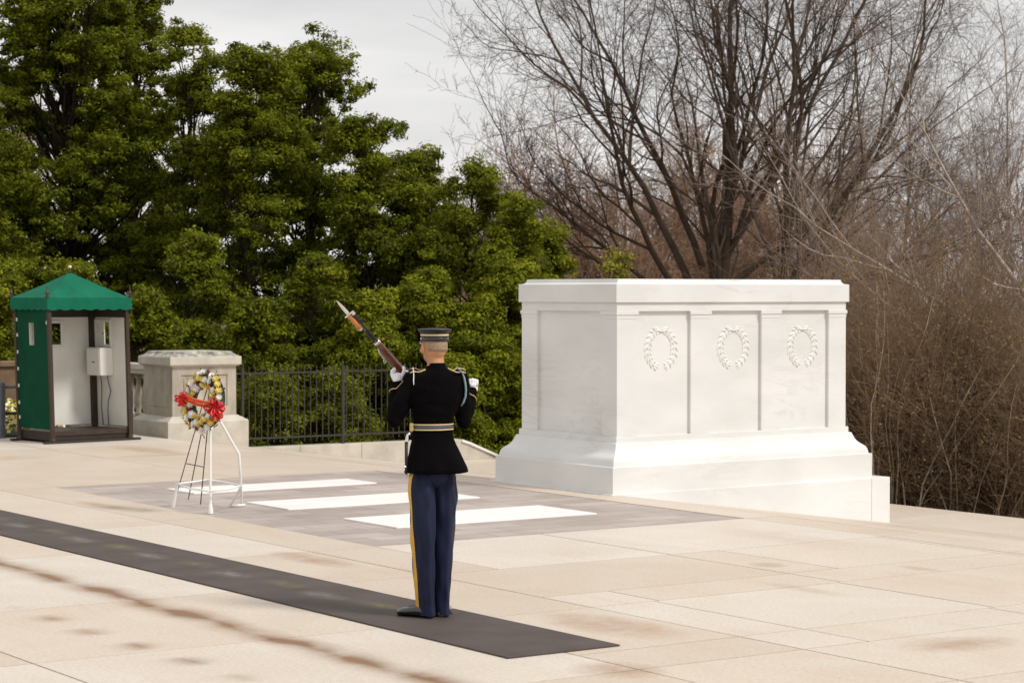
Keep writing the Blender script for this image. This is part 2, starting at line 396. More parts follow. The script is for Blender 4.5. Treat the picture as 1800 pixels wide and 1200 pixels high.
# ------------------------------------------------------------------ ground
def terrain():
    xs = np.concatenate([[-900,-300,-80,-30], np.arange(-10, 60, 1.0), [64,70,80,95,120,160,250,500,1200]])
    ys = np.concatenate([[-400,-60,-10], np.arange(0, 80, 1.0), [84,90,100,120,160,250,500,1600]])
    X, Y = np.meshgrid(xs, ys, indexing='ij')
    d = np.maximum(np.maximum(X - 20.9, Y - 31.9), 0)
    zb = -.25 - .62*np.clip((X - 14.45)/4.75, 0, 1)
    zb = np.where((X < 14.4) & (Y > 31.4), -.16, zb)
    rng = np.random.default_rng(3)
    z = zb - np.minimum(.36*np.maximum(d - np.where(X < 14.4, 3.0, .4), 0), 4.2) + (d > .5)*rng.uniform(-.06, .06, X.shape)
    V = np.stack([X, Y, z], -1).reshape(-1, 3); n, m_ = X.shape
    i, j = np.meshgrid(np.arange(n-1), np.arange(m_-1), indexing='ij'); a = (i*m_ + j).ravel()
    F = np.stack([a, a+m_, a+m_+1, a+1], -1)
    o = raw_mesh('ground', V, F, M['litter'], smooth=True); tag(o, kind='structure')
def gz(x, y):
    d = max(x - 20.9, y - 31.9, 0)
    zb = -.25 - .62*min(max((x-14.45)/4.75, 0), 1)
    if x < 14.4 and y > 31.4: zb = -.16
    return zb - min(.36*max(d - (3.0 if x < 14.4 else .4), 0), 4.2)
terrain()

def pz(x):                                    # height of the plaza: level, then a ramp down to a landing
    return 0 if x <= 14.45 else (-(x-14.45)*.1315 if x < 19.2 else -.6246)
def plaza():
    rects = []
    def colm(x0, x1, ys): rects.extend((x0, x1, a, b) for a, b in zip(ys[:-1], ys[1:]))
    Y = [2, 4.3, 6.4, 8.84, 10.15, 12.35, 14.48]
    colm(-3, -.2, [2,5,8,10.15,12.35,14.48,17,20,22.6,25,27.18,29.38,31.9]); colm(-.2, 2.4, [2,4.2,7,10.15,12.35,14.48,18,21,24,27.18,29.38,31.9])
    colm(2.4, 5.02, [2,4.3,6.4,8.84,10.15,12.35,14.48,16.5,19.4,22,24.6,27.18,29.38,31.9])
    colm(5.02, 7.86, [2,4.3,6.4,8.84,10.15,12.35,14.48,17.3,20.1,23.3,25.2,27.18,29.38,31.9])
    colm(7.86, 9.15, [2,4.3,6.4,8.84,10.15,10.76,12.35,14.48,16.38,19.1,21.5,23.42,25.3,27.18,29.38,31.9])
    rects.append((9.15, 9.8, 14.48, 16.38)); colm(9.15, 9.8, [16.38,19.4,23.42])
    colm(9.15, 11.42, [2,4.3,6.4,8.84,10.15]); rects.extend([(9.15,9.7,10.15,10.76),(9.7,11.42,10.15,10.76)])
    rects.extend([(9.15,9.7,10.76,12.35),(9.7,11.48,10.76,12.35),(9.15,9.75,12.35,12.96),(9.75,11.53,12.35,12.96),(9.15,11.53,12.96,14.48)])
    rects.extend([(11.42,13.9,2,5.5),(11.42,13.9,5.5,8.84),(11.42,13.9,8.84,10.15),(11.42,13.9,10.15,10.76),(11.48,13.9,10.76,12.37),(11.53,13.9,12.37,12.98),(11.53,12.07,12.98,14.48),(12.07,13.9,12.98,14.48)])
    rects.extend([(9.8,11.55,14.48,16.38),(11.55,14.0,14.48,16.38),(13.9,14.0,2,14.48)])
    colm(14.0, 14.45, [2,6,10.2,12.98,14.48,16.38,19.0,21.4,23.42])
    colm(9.15, 12.1, [23.42,25.3,27.18,29.38,31.9]); colm(12.1, 14.45, [23.42,26.1,27.18,29.38,31.9])
    for x0, x1, ys in ((14.45,16.7,[2,5,8,10.2,13.2,15.9,18.2,21.9,24.5,27.4,29.2,31.1]), (16.7,19.2,[2,6,10.2,13.2,16.6,18.2,21.9,25.6,28.3,31.1]), (19.2,20.85,[2,5,8,11,14,17,20,23,26,28.5,31.1])):
        colm(x0, x1, ys)
    V = []; F = []; T = []; g = .0068; rng = np.random.default_rng(5)
    for x0, x1, y0, y1 in rects:
        b = len(V); q = [(x0+g,y0+g),(x1-g,y0+g),(x1-g,y1-g),(x0+g,y1-g)]
        dz = rng.uniform(-.0008, .0008)
        V += [(x, y, pz(x)+dz) for x, y in q] + [(x, y, pz(x)-.16) for x, y in q]
        F += [(b,b+1,b+2,b+3),(b,b+4,b+5,b+1),(b+1,b+5,b+6,b+2),(b+2,b+6,b+7,b+3),(b+3,b+7,b+4,b)]
        T += [rng.uniform(0, 1)]*5
    o = raw_mesh('pavement', np.array(V), np.array(F), M['paving'], col=np.array(T)); tag(o, kind='structure')
    V = []; F = []                             # bed under the joints
    for x0, x1, dy in ((-3,14.45,31.9),(14.45,19.2,31.1),(19.2,20.84,31.1)):
        b = len(V); e = .012
        V += [(x0,2,pz(x0)-e),(x1,2,pz(x1)-e),(x1,dy,pz(x1)-e),(x0,dy,pz(x0)-e)]; F.append((b,b+1,b+2,b+3))
    tag(raw_mesh('paving_bed', np.array(V), np.array(F), M['grout']), kind='structure')
    tag(MB().box(9.806, 13.994, 16.386, 23.414, -.06, -.004).build('inset_pavement', M['pit']), kind='structure')
plaza()
for k, (y0, y1, lab) in enumerate(((17.53,18.53,'white marble crypt slab nearest the camera, right of the guard'),(19.63,20.55,'white marble crypt slab in the middle of the three'),(21.78,22.46,'white marble crypt slab farthest back, behind the wreath stand'))):
    o = MB().box(10.72, 13.05, y0, y1, -.0038, .012).build('crypt_slab', M['slabwhite'], bevel=.004); tag(o, lab, 'grave slab', 'white crypt slabs set in the grey paving')
o = MB().box(7.434, 8.282, 10.88, 34, .002, .012).build('walkway_mat', M['rubber'], bevel=.003)
for v in o.data.vertices:
    if v.co.y > 33: v.co.y = 31.0
tag(o, 'long black rubber mat the guard walks on', 'mat')

# ------------------------------------------------------------------ the tomb
def tomb():
    X0, X1, Y0, Y1 = 14.40, 18.25, 19.05, 21.33
    t = empty('marble_tomb', (0,0,0), label='large white marble tomb with carved wreaths on a stepped base', cat='tomb')
    b = MB(); b.box(14.355, 18.20, 19.005, 21.39, -1.0, .012); b.box(18.204, 18.50, 19.005, 21.39, -1.0, .0125); b.build('sub_base', M['marble'], t, bevel=.006)
    b = MB(); b.rect(X0, X1, Y0, Y1, [(0,.0121),(0,.296),(.006,.302),(.03,.305),(.034,.33),(.041,.358),(.055,.385),(.078,.405),(.105,.425),(.13,.452),(.15,.486),(.163,.52),(.172,.546),(.178,.549),(.198,.552),(.199,.612),(.205,.616),(.26,.6165)])
    b.build('base_moulding', M['marble'], t, smooth=True, auto=28)
    i = .222; zb, zt, zp = .617, 2.0925, 1.996
    x0, x1, y0, y1 = X0+i, X1-i, Y0+i, Y1-i; r = .04
    body = MB(); body.box(x0+r, x1-r, y0+r, y1-r, zb-.01, zp+.001); body.box(x0, x1, y0, y1, zp, zt)
    body.build('body', M['marble'], t, bevel=.002)
    px = [(x0,14.905),(15.664,15.95),(16.713,17.0),(17.755,x1)]; py = [(y0,19.551),(20.80,y1)]
    def pil(a0, a1, c0, c1, nx, ny):          # nx, ny: outward direction
        m = MB(); m.box(a0, a1, c0, c1, zb, zp-.0005)
        e = .004; m.box(a0-e*(nx<=0 or ny!=0), a1+e*(nx>=0 or ny!=0), c0-e*(ny<=0 or nx!=0), c1+e*(ny>=0 or nx!=0), 1.912, 1.956)
        e = .013; m.box(a0-e*(nx<=0 or ny!=0), a1+e*(nx>=0 or ny!=0), c0-e*(ny<=0 or nx!=0), c1+e*(ny>=0 or nx!=0), 1.956, 1.997)
        m.build('pilaster', M['marble'], t, bevel=.002)
    for a, c in px[1:3]: pil(a, c, y0, y0+r+.03, 0, -1); pil(a, c, y1-r-.03, y1, 0, 1)
    for a, c, s, q in ((px[0][0],px[0][1],0,0),(px[3][0],px[3][1],1,0),(px[0][0],px[0][1],0,1),(px[3][0],px[3][1],1,1)):
        yy = (y0, 19.551) if q == 0 else (20.80, y1)
        m = MB(); m.box(a, c, yy[0], yy[1], zb, zp-.0005)
        for e, z0, z1 in ((.004,1.912,1.956),(.013,1.956,1.997)): m.box(a-e, c+e, yy[0]-e, yy[1]+e, z0, z1)
        m.build('pilaster', M['marble'], t, bevel=.002)
    MB().rect(X0, X1, Y0, Y1, [(.222,2.0927),(.197,2.0935),(.195,2.097),(.195,2.294),(.199,2.2985),(.226,2.301),(.245,2.308),(.257,2.320),(.262,2.335),(.265,2.350),(.270,2.354),(.6,2.356)]).build('capstone', M['marble'], t, smooth=True, auto=28)
    # carved wreaths: two leafy branches tied at the top, open at the foot
    rnd = random.Random(4)
    yw = Y0+i+r
    def leaf(m, cx, cz, ang, ln, wd, th):
        c, s = math.cos(ang), math.sin(ang)
        pr = [(-.5,.02,0),(-.3,.38,.55),(0,.5,.9),(.3,.32,.7),(.5,.02,.1)]
        vs = []; n = len(pr)
        for q, h, tt in pr:
            for sg, mid in ((-1,0),(0,1),(1,0)):
                u, v = q*ln, sg*h*wd
                vs.append((cx+u*c-v*s, -(.004+ (tt if mid else tt*.25)*th), cz+u*s+v*c))
        fs = [(k*3+j, k*3+j+1, k*3+j+4, k*3+j+3) for k in range(n-1) for j in (0,1)]
        # skirt down to the wall
        b0 = len(vs); vs += [(p[0], .003, p[2]) for p in vs]
        for k in range(n-1):
            for j in (0, 2): fs.append((k*3+j, (k+1)*3+j, b0+(k+1)*3+j, b0+k*3+j))
        m.add(vs, fs)
    def one(cx, cz, name, par, axis):
        m = MB(); a0, b0 = .185, .21
        for sgn in (-1, 1):
            n = 9
            for k in range(n):
                f = k/(n-1); th = PI/2 + sgn*(.30 + f*(PI-.72))
                ex, ez = a0*math.cos(th), b0*math.sin(th)
                tang = math.atan2(b0*math.cos(th)*sgn, -a0*math.sin(th)*sgn)
                grow = .8+.35*math.sin(f*PI)
                leaf(m, ex*1.0, ez*1.0, tang+rnd.uniform(-.15,.15), .105*grow, .032, .011)
                leaf(m, ex*1.17, ez*1.13, tang-sgn*.55+rnd.uniform(-.2,.2), .088*grow, .030, .011)
                leaf(m, ex*.85, ez*.88, tang+sgn*.5+rnd.uniform(-.2,.2), .075*grow, .026, .009)
                if k % 3 == 1: m.ball((ex*1.07, -.008, ez*1.05), .009, 6, 4)
            m.tube([(sgn*a0*.42,-.01,b0*.93),(sgn*a0*.62,-.014,b0*1.12)], .007, 5)
        m.tube([(-.085,-.01,b0*1.0),(0,-.014,b0*.93),(.085,-.01,b0*1.0)], .008, 6)
        o = m.build(name, M['carve'], par)
        o.location = (cx, yw, cz); return o
    w0 = None
    for cx in (15.268, 16.318, 17.375):
        if w0 is None: w0 = one(cx, 1.575, 'carved_wreath', t, 'y')
        else:
            c = w0.copy(); COL.objects.link(c); c.location.x = cx
tomb()

# ------------------------------------------------------------------ kerb wall, fence, pier, balustrade
k = MB(); k.prism([(16.02,-1.6),(16.02,-.262),(20.25,-.272),(20.45,-.36),(21.1,-.62),(22.6,-1.25),(22.6,-2.6)], 'y', 31.1, 31.42)
o = k.build('kerb_wall', M['kerb'], bevel=.008); tag(o, 'low pale stone kerb wall under the iron fence', 'wall')
cpm = MB(); cpm.prism([(20.30,-.27),(20.47,-.325),(21.1,-.585),(22.6,-1.215),(22.6,-1.26),(21.1,-.63),(20.47,-.37),(20.30,-.315)], 'y', 31.07, 31.45); cpm.build('coping', M['slabwhite'], o, bevel=.006)
j = MB()
for x in (17.2, 18.35, 19.45): j.box(x-.003, x+.003, 31.0975, 31.1, -.62, -.264)
j.build('joint', M['grout'], o)

def fence():
    Y = 31.27; f = empty('iron_fence', (16.05, Y, 0), label='black iron picket fence between the stone pier and the guard', cat='fence')
    def g(a, b): return (a-16.05, b-16.05)
    a, b = g(15.95, 19.75)
    for z in (.915, -.125):
        MB().box(a, b, -.018, .018, z-.014, z+.014).build('rail', M['iron'], f)
    for x in (18.09, 19.75, 16.25):
        m = MB(); m.box(x-16.05-.022, x-16.05+.022, -.022, .022, -.272, 1.0); m.lathe([(.03,1.0),(.03,1.012),(.012,1.02),(.022,1.04),(.022,1.055),(.004,1.085)], (x-16.05,0,0), 10)
        m.build('post', M['iron'], f)
    m0 = None; x = 16.03
    while x < 19.7:
        if abs(x-18.09) > .05:
            if m0 is None:
                m = MB(); m.box(-.007,.007,-.007,.007,-.20,.98); m.lathe([(.007,.98),(.012,.99),(.002,1.03)], (0,0,0), 6)
                m0 = m.build('picket', M['iron'], f); q = m0
            else:
                q = m0.copy(); COL.objects.link(q)
            q.location = (x-16.05, 0, 0)
        x += .112
fence()

def pier():
    t = empty('stone_pier', (14.62, 30.58, 0), label='weathered limestone pier with panelled sides and capstone, beside the green booth', cat='pier')
    a, b = 1.38, 1.32
    MB().rect(0, a, 0, b, [(0,-.7),(0,.215),(.012,.235),(.04,.245),(.075,.275),(.11,.285),(.112,.30),(.2,.301)]).build('base', M['kerb'], t, bevel=.006)
    i = .145; z0, z1 = .3005, 1.085
    m = MB(); m.box(i+.02, a-i-.02, i+.02, b-i-.02, z0, z1)
    fw, fh0, fh1 = .15, .14, .15              # frame round each sunk panel
    for x0, x1 in ((i, i+fw), (a-i-fw, a-i)): m.box(x0, x1, i, b-i, z0, z1)
    for y0, y1 in ((i, i+fw), (b-i-fw, b-i)): m.box(i+fw, a-i-fw, y0, y1, z0, z1) if False else None
    m.box(i+fw, a-i-fw, i, b-i, z1-fh1, z1); m.box(i+fw, a-i-fw, i, b-i, z0, z0+fh0)
    m.box(i-.0005, i+.05, i+fw-.01, b-i-fw+.01, z0+.0005, z0+.001)
    m.build('shaft', M['pier'], t, bevel=.004)
    # side panel facing the booth: sunk too
    q = MB(); q.box(i+fw+.05, a-i-fw-.05, i+.008, i+.03, z0+fh0+.05, z1-fh1-.05); q.box(i-.008, i-.0006, i+fw+.02, b-i-fw-.02, z0+fh0, z1-fh1)
    q.build('panel', M['pier'], t, bevel=.006)
    MB().rect(0, a, 0, b, [(.145,1.06),(.12,1.068),(.085,1.088),(.08,1.095),(.08,1.205),(.086,1.212)]).build('cap_band', M['kerb'], t, bevel=.005)
    MB().rect(0, a, 0, b, [(.086,1.2121),(.095,1.22),(.14,1.235),(.175,1.262),(.19,1.288),(.22,1.294),(.5,1.298)]).build('capstone', M['piercap'], t, bevel=.004)
pier()

def balustrade():
    t = empty('stone_balustrade', (15.1, 31.95, 0), label='pale stone balustrade running back from the pier behind the booth', cat='balustrade')
    MB().box(-.13, .13, 0, 3.9, .97, 1.065).build('top_rail', M['kerb'], t, bevel=.01)
    MB().box(-.12, .12, 0, 3.9, .90, .969).build('rail_moulding', M['pier'], t, bevel=.01)
    MB().box(-.13, .13, 0, 3.9, -.2, .22).build('bottom_rail', M['pier'], t, bevel=.01)
    m0 = None
    for k in range(14):
        if m0 is None:
            m0 = MB().lathe([(.06,.22),(.06,.26),(.035,.29),(.07,.42),(.075,.5),(.04,.72),(.032,.8),(.055,.84),(.055,.9)], (0,0,0), 12).build('baluster', M['pier'], t, smooth=True); q = m0
        else: q = m0.copy(); COL.objects.link(q)
        q.location = (0, .18+.27*k, 0)
balustrade()

# ------------------------------------------------------------------ sentry booth
def booth():
    t = empty('sentry_booth', (12.60, 30.20, 0), math.radians(6.8), label='green canvas sentry booth with peaked roof and white interior', cat='booth')
    W, DP = 1.30, .98
    def lean(o):
        for v in o.data.vertices: v.co.x -= .03*v.co.z
        return o
    def B(m, name, ma, par=t, **k): return lean(m.build(name, ma, par, **k))
    # base
    m = MB(); m.box(-.14, W+.16, -.05, .05, 0, .035); m.box(-.14, W+.16, DP-.05, DP+.05, 0, .035); B(m, 'runner', M['blackwood'], bevel=.004)
    m = MB(); m.box(.02, W-.02, .03, DP-.03, .0355, .17); B(m, 'deck', M['blackwood'], bevel=.004)
    m = MB(); m.box(.03, W-.03, .012, .0295, .11, .175); B(m, 'kick_board', M['brownmetal'])
    for x in (0, W):
        for y in (0, DP):
            m = MB(); m.box(x-.028, x+.028, y-.028, y+.028, .036, 1.985); m.lathe([(.05,.036),(.05,.05),(.03,.07),(.03,.1)], (x,y,0), 10)
            p = B(m, 'post', M['brownmetal'], bevel=.004)
            fx = x + (-.045 if x == 0 else .045); fy = y + (-.045 if y == 0 else .045)
            m = MB(); m.lathe([(.012,1.9),(.012,2.12),(.028,2.13),(.03,2.15),(.018,2.17),(.03,2.19),(.026,2.21),(.010,2.23),(.009,2.27),(.002,2.33)], (fx,fy,0), 10)
            B(m, 'spire', M['brownmetal'], par=p, smooth=True)
    def wall(name, plane, c, a0, a1, z0, z1, win, ma, th=.012, par=t):
        m = MB()
        w0, w1, v0, v1 = win
        for p0, p1, q0, q1 in ((a0,w0,z0,z1),(w1,a1,z0,z1),(w0,w1,z0,v0),(w0,w1,v1,z1)):
            if plane == 'x': m.box(c, c+th, p0, p1, q0, q1)
            else: m.box(p0, p1, c, c+th, q0, q1)
        return B(m, name, ma, par=par)
    g = wall('side_wall', 'x', -.012, .03, DP-.03, .20, 1.97, (.44,.60,1.43,1.76), M['greenwall'])
    wall('lining', 'x', .001, .03, DP-.03, .20, 1.84, (.44,.60,1.43,1.76), M['whitewall'], .008, g)
    # white tie loops on the outer edge of the wall
    for z in (.33,.55,.80,1.05,1.30,1.55,1.78): B(MB().box(-.024,-.0125, DP-.065, DP-.04, z, z+.05), 'lacing', M['boxwhite'], par=g)
    B(MB().box(-.024,-.0125,.035,.055,1.74,1.79), 'lacing', M['boxwhite'], par=g)
    g = wall('back_wall', 'y', DP, .03, W-.03, .20, 1.97, (.30,.74,1.42,1.74), M['greenwall'])
    l = wall('lining', 'y', DP-.010, .03, W-.03, .205, 1.83, (.30,.74,1.42,1.74), M['whitewall'], .009, g)
    m = MB()
    for a0, a1, q0, q1 in ((.26,.78,1.74,1.785),(.26,.78,1.375,1.42),(.26,.30,1.4201,1.7399),(.74,.78,1.4201,1.7399)): m.box(a0, a1, DP-.03, DP-.0105, q0, q1)
    B(m, 'window_frame', M['boxwhite'], par=g, bevel=.003)
    g = wall('side_wall', 'x', W+.001, .03, DP-.03, .20, 1.97, (.47,.86,1.42,1.76), M['greenwall'])
    wall('lining', 'x', W-.010, .03, DP-.03, .205, 1.83, (.47,.86,1.42,1.76), M['whitewall'], .010, g)
    m = MB()
    for a0, a1, q0, q1 in ((.43,.90,1.76,1.80),(.43,.90,1.38,1.42),(.43,.47,1.4201,1.7599),(.86,.90,1.4201,1.7599)): m.box(W-.03, W-.0105, a0, a1, q0, q1)
    f = B(m, 'window_frame', M['boxwhite'], par=g, bevel=.003)
    m = MB(); m.box(W-.018, W-.0108, .62, .86, 1.42, 1.76); m.box(W-.034, W-.018, .60, .635, 1.42, 1.76); B(m, 'sliding_panel', M['whitewall'], par=f)
    m = MB(); m.box(W-.042, W-.0341, .612, .64, 1.58, 1.595); B(m, 'latch', M['iron'], par=f)
    # dark strips standing in for the shaded gap under the canopy
    m = MB(); m.box(.03, W-.09, DP-.045, DP-.0105, 1.831, 1.962); m.box(W-.045, W-.0105, .03, DP-.09, 1.831, 1.962); B(m, 'gap_shade', M['blackwood'])
    m = MB(); m.box(W-.088, W-.0107, DP-.088, DP-.0107, .172, 1.962); B(m, 'corner_post', M['blackwood'])
    # telephone box on the side wall
    m = MB(); m.box(W-.235, W-.0105, .40, .80, .955, 1.375); bx = B(m, 'call_box', M['boxwhite'], bevel=.012)
    m = MB(); m.box(W-.243, W-.2352, .42, .78, .975, 1.355); B(m, 'door', M['boxwhite'], par=bx, bevel=.003)
    m = MB(); m.box(W-.25, W-.2432, .55, .62, 1.15, 1.165); B(m, 'latch', M['iron'], par=bx)
    for s, (x, y) in enumerate(((W-.06,.70),(W-.05,.52))):
        m = MB(); m.tube([(x,y,.955),(x+.005,y-.02,.85),(x+.02,y-.05,.72),(x-.01,y-.02,.55),(x+.01,y+.03,.40),(x,y,.2)] if s else [(x,y,.955),(x,y-.03,.8),(x,y,.5),(x+.01,y-.02,.2)], .009, 6)
        B(m, 'cable', M['greymetal'], smooth=True)
    # canopy: hip roof and scalloped valance
    e = .055; x0, x1, y0, y1 = -e, W+e, -e, DP+e; cx, cy = W/2, DP/2; zb, zt, zp = 1.965, 2.13, 2.50
    m = MB(); rows = []
    for i in range(9):
        f = i/8; z = zt + (zp-zt)*(f**1.12); s = 1-f*.985
        rows.append([(cx+(x-cx)*s, cy+(y-cy)*s, z) for x, y in ((x0,y0),(x1,y0),(x1,y1),(x0,y1))])
    m.rings(rows)
    for q in (rows,): pass
    roof = B(m, 'canopy', M['canopy'])
    m = MB()
    def val(p, q, n):
        vs = []; fs = []; K = n*6
        for i in range(K+1):
            f = i/K; x = p[0]+(q[0]-p[0])*f; y = p[1]+(q[1]-p[1])*f; zz = zb - .022*abs(math.sin(f*n*PI))
            vs += [(x,y,zt),(x,y,zz)]
        m.add(vs, [(2*i,2*i+1,2*i+3,2*i+2) for i in range(K)])
    val((x0,y0),(x1,y0),7); val((x1,y0),(x1,y1),6); val((x1,y1),(x0,y1),7); val((x0,y1),(x0,y0),6)
    vo = B(m, 'valance', M['canopy'], par=roof); md = vo.modifiers.new('s','SOLIDIFY'); md.thickness = .006; md.offset = 1
    m = MB(); 
    for z in (2.02, 2.09): m.box(x0-.008, x1+.008, y0-.008, y0-.0065, z, z+.003)
    m = MB(); m.lathe([(.02,2.47),(.02,2.50),(.03,2.51),(.012,2.53),(.012,2.545)], (cx,cy,0), 12); fn = B(m, 'finial', M['brownmetal'], smooth=True)
    m = MB(); m.ball((cx,cy,2.578), .034, 16, 10); B(m, 'ball', M['brass'], par=fn, smooth=True)
booth()

# ------------------------------------------------------------------ left margin: railing, flowers, wall, post
def railing():
    t = empty('metal_railing', (12.50, 31.85, 0), label='blue grey steel railing at the left edge beside the booth', cat='railing')
    m = MB(); m.lathe([(.08,0),(.08,.80),(.07,.84),(.03,.86)], (-.06,0,0), 16); m.build('post', M['greymetal'], t, smooth=True, auto=40)
    for z in (.77, .37):
        m = MB(); m.tube([(0,0,z),(.60,.02,z)], .022 if z > .5 else .026, 10); m.build('rail', M['greymetal'] if z > .5 else M['iron'], t, smooth=True)
    m = MB(); m.tube([(-2.2,-.1,.77),(-.1,0,.77)], .022, 10); m.tube([(-2.2,-.1,.37),(-.1,0,.37)], .022, 10); m.build('rail', M['greymetal'], t, smooth=True)
railing()
o = MB().box(-.035,.035,-.035,.035,-.01,1.12).lathe([(.05,1.12),(.05,1.15),(.02,1.17),(.045,1.22),(.03,1.26),(.004,1.3)], (0,0,0), 12).build('bollard', M['iron'], bevel=.004)
o.location = (12.55, 32.25, 0); tag(o, 'slim black iron post with ball top behind the railing', 'post')
o = MB().box(-.04,.04,-.04,.04,0,.68).lathe([(.045,.68),(.04,.7),(.02,.71)], (0,0,0), 12).build('short_post', M['drkgreen'], bevel=.006)
o.location = (14.27, 31.2, 0); tag(o, 'short dark green post between the booth and the stone pier', 'post')
o = MB().box(7.5, 14.2, 33.6, 34.0, -.5, 1.02).build('stone_wall', M['brownwall'], bevel=.01); MB().box(7.4, 14.3, 33.55, 34.05, 1.0205, 1.10).build('coping', M['brownwall'], o, bevel=.01)
tag(o, 'brown stone wall behind the flower bed at the left edge', 'wall')
def flowerbed():
    rng = np.random.default_rng(2); n = 2600
    x = rng.uniform(8.5, 13.6, n); y = rng.uniform(32.0, 33.5, n); z = .06 + (y-32.0)*.26 + rng.uniform(-.02, .03, n)
    def cards(P, s, up, seed):
        rng = np.random.default_rng(seed); k = len(P)
        nrm = rng.normal(0, .5, (k,3)) + np.array([-.3,-.6,up]); nrm /= np.linalg.norm(nrm, axis=1)[:,None]
        a = np.cross(nrm, rng.normal(0,1,(k,3))); a /= np.linalg.norm(a, axis=1)[:,None]; b = np.cross(nrm, a)
        s = s[:,None]
        V = np.stack([P-a*s, P-b*s*.9, P+a*s, P+b*s*.9], 1).reshape(-1,3); F = np.arange(4*k).reshape(-1,4); return V, F
    P = np.stack([x,y,z],-1); e = tag(D.objects.new('flower_bed', None), kind='stuff'); 
    kind = rng.uniform(0,1,n)
    base = MB().prism([(32.0,-.3),(32.0,.02),(33.55,.42),(33.55,-.3)], 'x', 8.4, 13.8).build('flower_bed', M['foil'])
    tag(base, 'bed of yellow and white flowers left of the booth', 'flower bed', kind='stuff')
    for name, sel, ma in (('yellow_flowers', kind < .5, M['pety']), ('white_flowers', (kind >= .5) & (kind < .72), M['petw']), ('leaves', kind >= .72, M['leafb'])):
        V, F = cards(P[sel] + np.array([0,0,.03]), rng.uniform(.025,.05,sel.sum()), .8, 4)
        raw_mesh(name, V, F, ma, base, col=rng.uniform(0,1,len(F)))
    D.objects.remove(e)
flowerbed()

# ------------------------------------------------------------------ wreath, easel, stand
def stand():
    fr, lf, rt = at(369, 903), at(303, 890), at(424, 889)
    o3 = Vector(fr); t = empty('wreath_stand', fr, label='white tubular metal stand holding the flower wreath', cat='stand')
    R = lambda p: Vector(p) - o3
    fr_, lf_, rt_ = R(fr), R(lf), R(rt)
    top = R(vw(386, 22.3, .905)); elb = R(vw(419.5, 22.35, .56)); r2 = R(vw(423, 22.4, .22))
    m = MB(); m.tube([fr_+Vector((0,0,.0)), fr_+Vector((.0,.0,.84)), ], .0135, 12); m.lathe([(.026,0),(.026,.03),(.018,.09),(.014,.1)], tuple(fr_), 12); m.build('leg', M['whitepaint'], t, smooth=True, auto=50)
    m = MB(); m.tube([fr_+Vector((0,0,.83)), (fr_+top)/2+Vector((0,0,.46)), top], .0135, 10); m.tube([top, elb, r2, rt_+Vector((0,0,.01))], .0135, 12); m.build('leg', M['whitepaint'], t, smooth=True, auto=50)
    ft = R(at(404, 891)); m = MB(); m.tube([r2, ft+Vector((0,0,.012))], .014, 10); m.tube([ft+Vector((0,0,.012)), R(at(430,890))+Vector((0,0,.012))], .014, 10); m.build('foot', M['whitepaint'], t, smooth=True, auto=50)
    l2 = R(vw(311, 22.6, .235)); m = MB(); m.tube([lf_, l2], [.022,.014], 12); m.build('leg', M['whitepaint'], t, smooth=True, auto=50)
    bk = R(vw(365, 23.1, .235)); f2 = R(vw(369, 21.75, .235)); r3 = R(vw(422, 22.4, .235))
    P = [l2, l2*.6+f2*.4+Vector((-.03,-.05,-.01)), f2, f2*.5+r3*.5+Vector((.04,-.04,0)), r3, r3*.5+bk*.5+Vector((.03,.03,0)), bk, bk*.5+l2*.5, l2]
    m = MB(); m.tube(P, .010, 10); m.build('hoop', M['whitepaint'], t, smooth=True)
def easel():
    a, b, c = at(307.5, 876), at(330, 878), at(351.5, 887); o3 = Vector(b)
    t = empty('wire_easel', b, label='thin dark wire easel behind the flower wreath', cat='easel')
    top = Vector(vw(369, 22.2, 1.235)) - o3
    for p, dx in ((a,-.03), (b,0), (c,.01)):
        m = MB(); m.tube([Vector(p)-o3+Vector((0,0,.004)), top+Vector((dx*CT, -dx*ST, 0))], .0055, 6); m.build('leg', M['drkgreen'], t)
    A = Vector(a)-o3; Cc = Vector(c)-o3
    m = MB(); m.tube([A.lerp(top,.33), Cc.lerp(top,.33)], .005, 6); m.build('brace', M['drkgreen'], t)
stand(); easel()

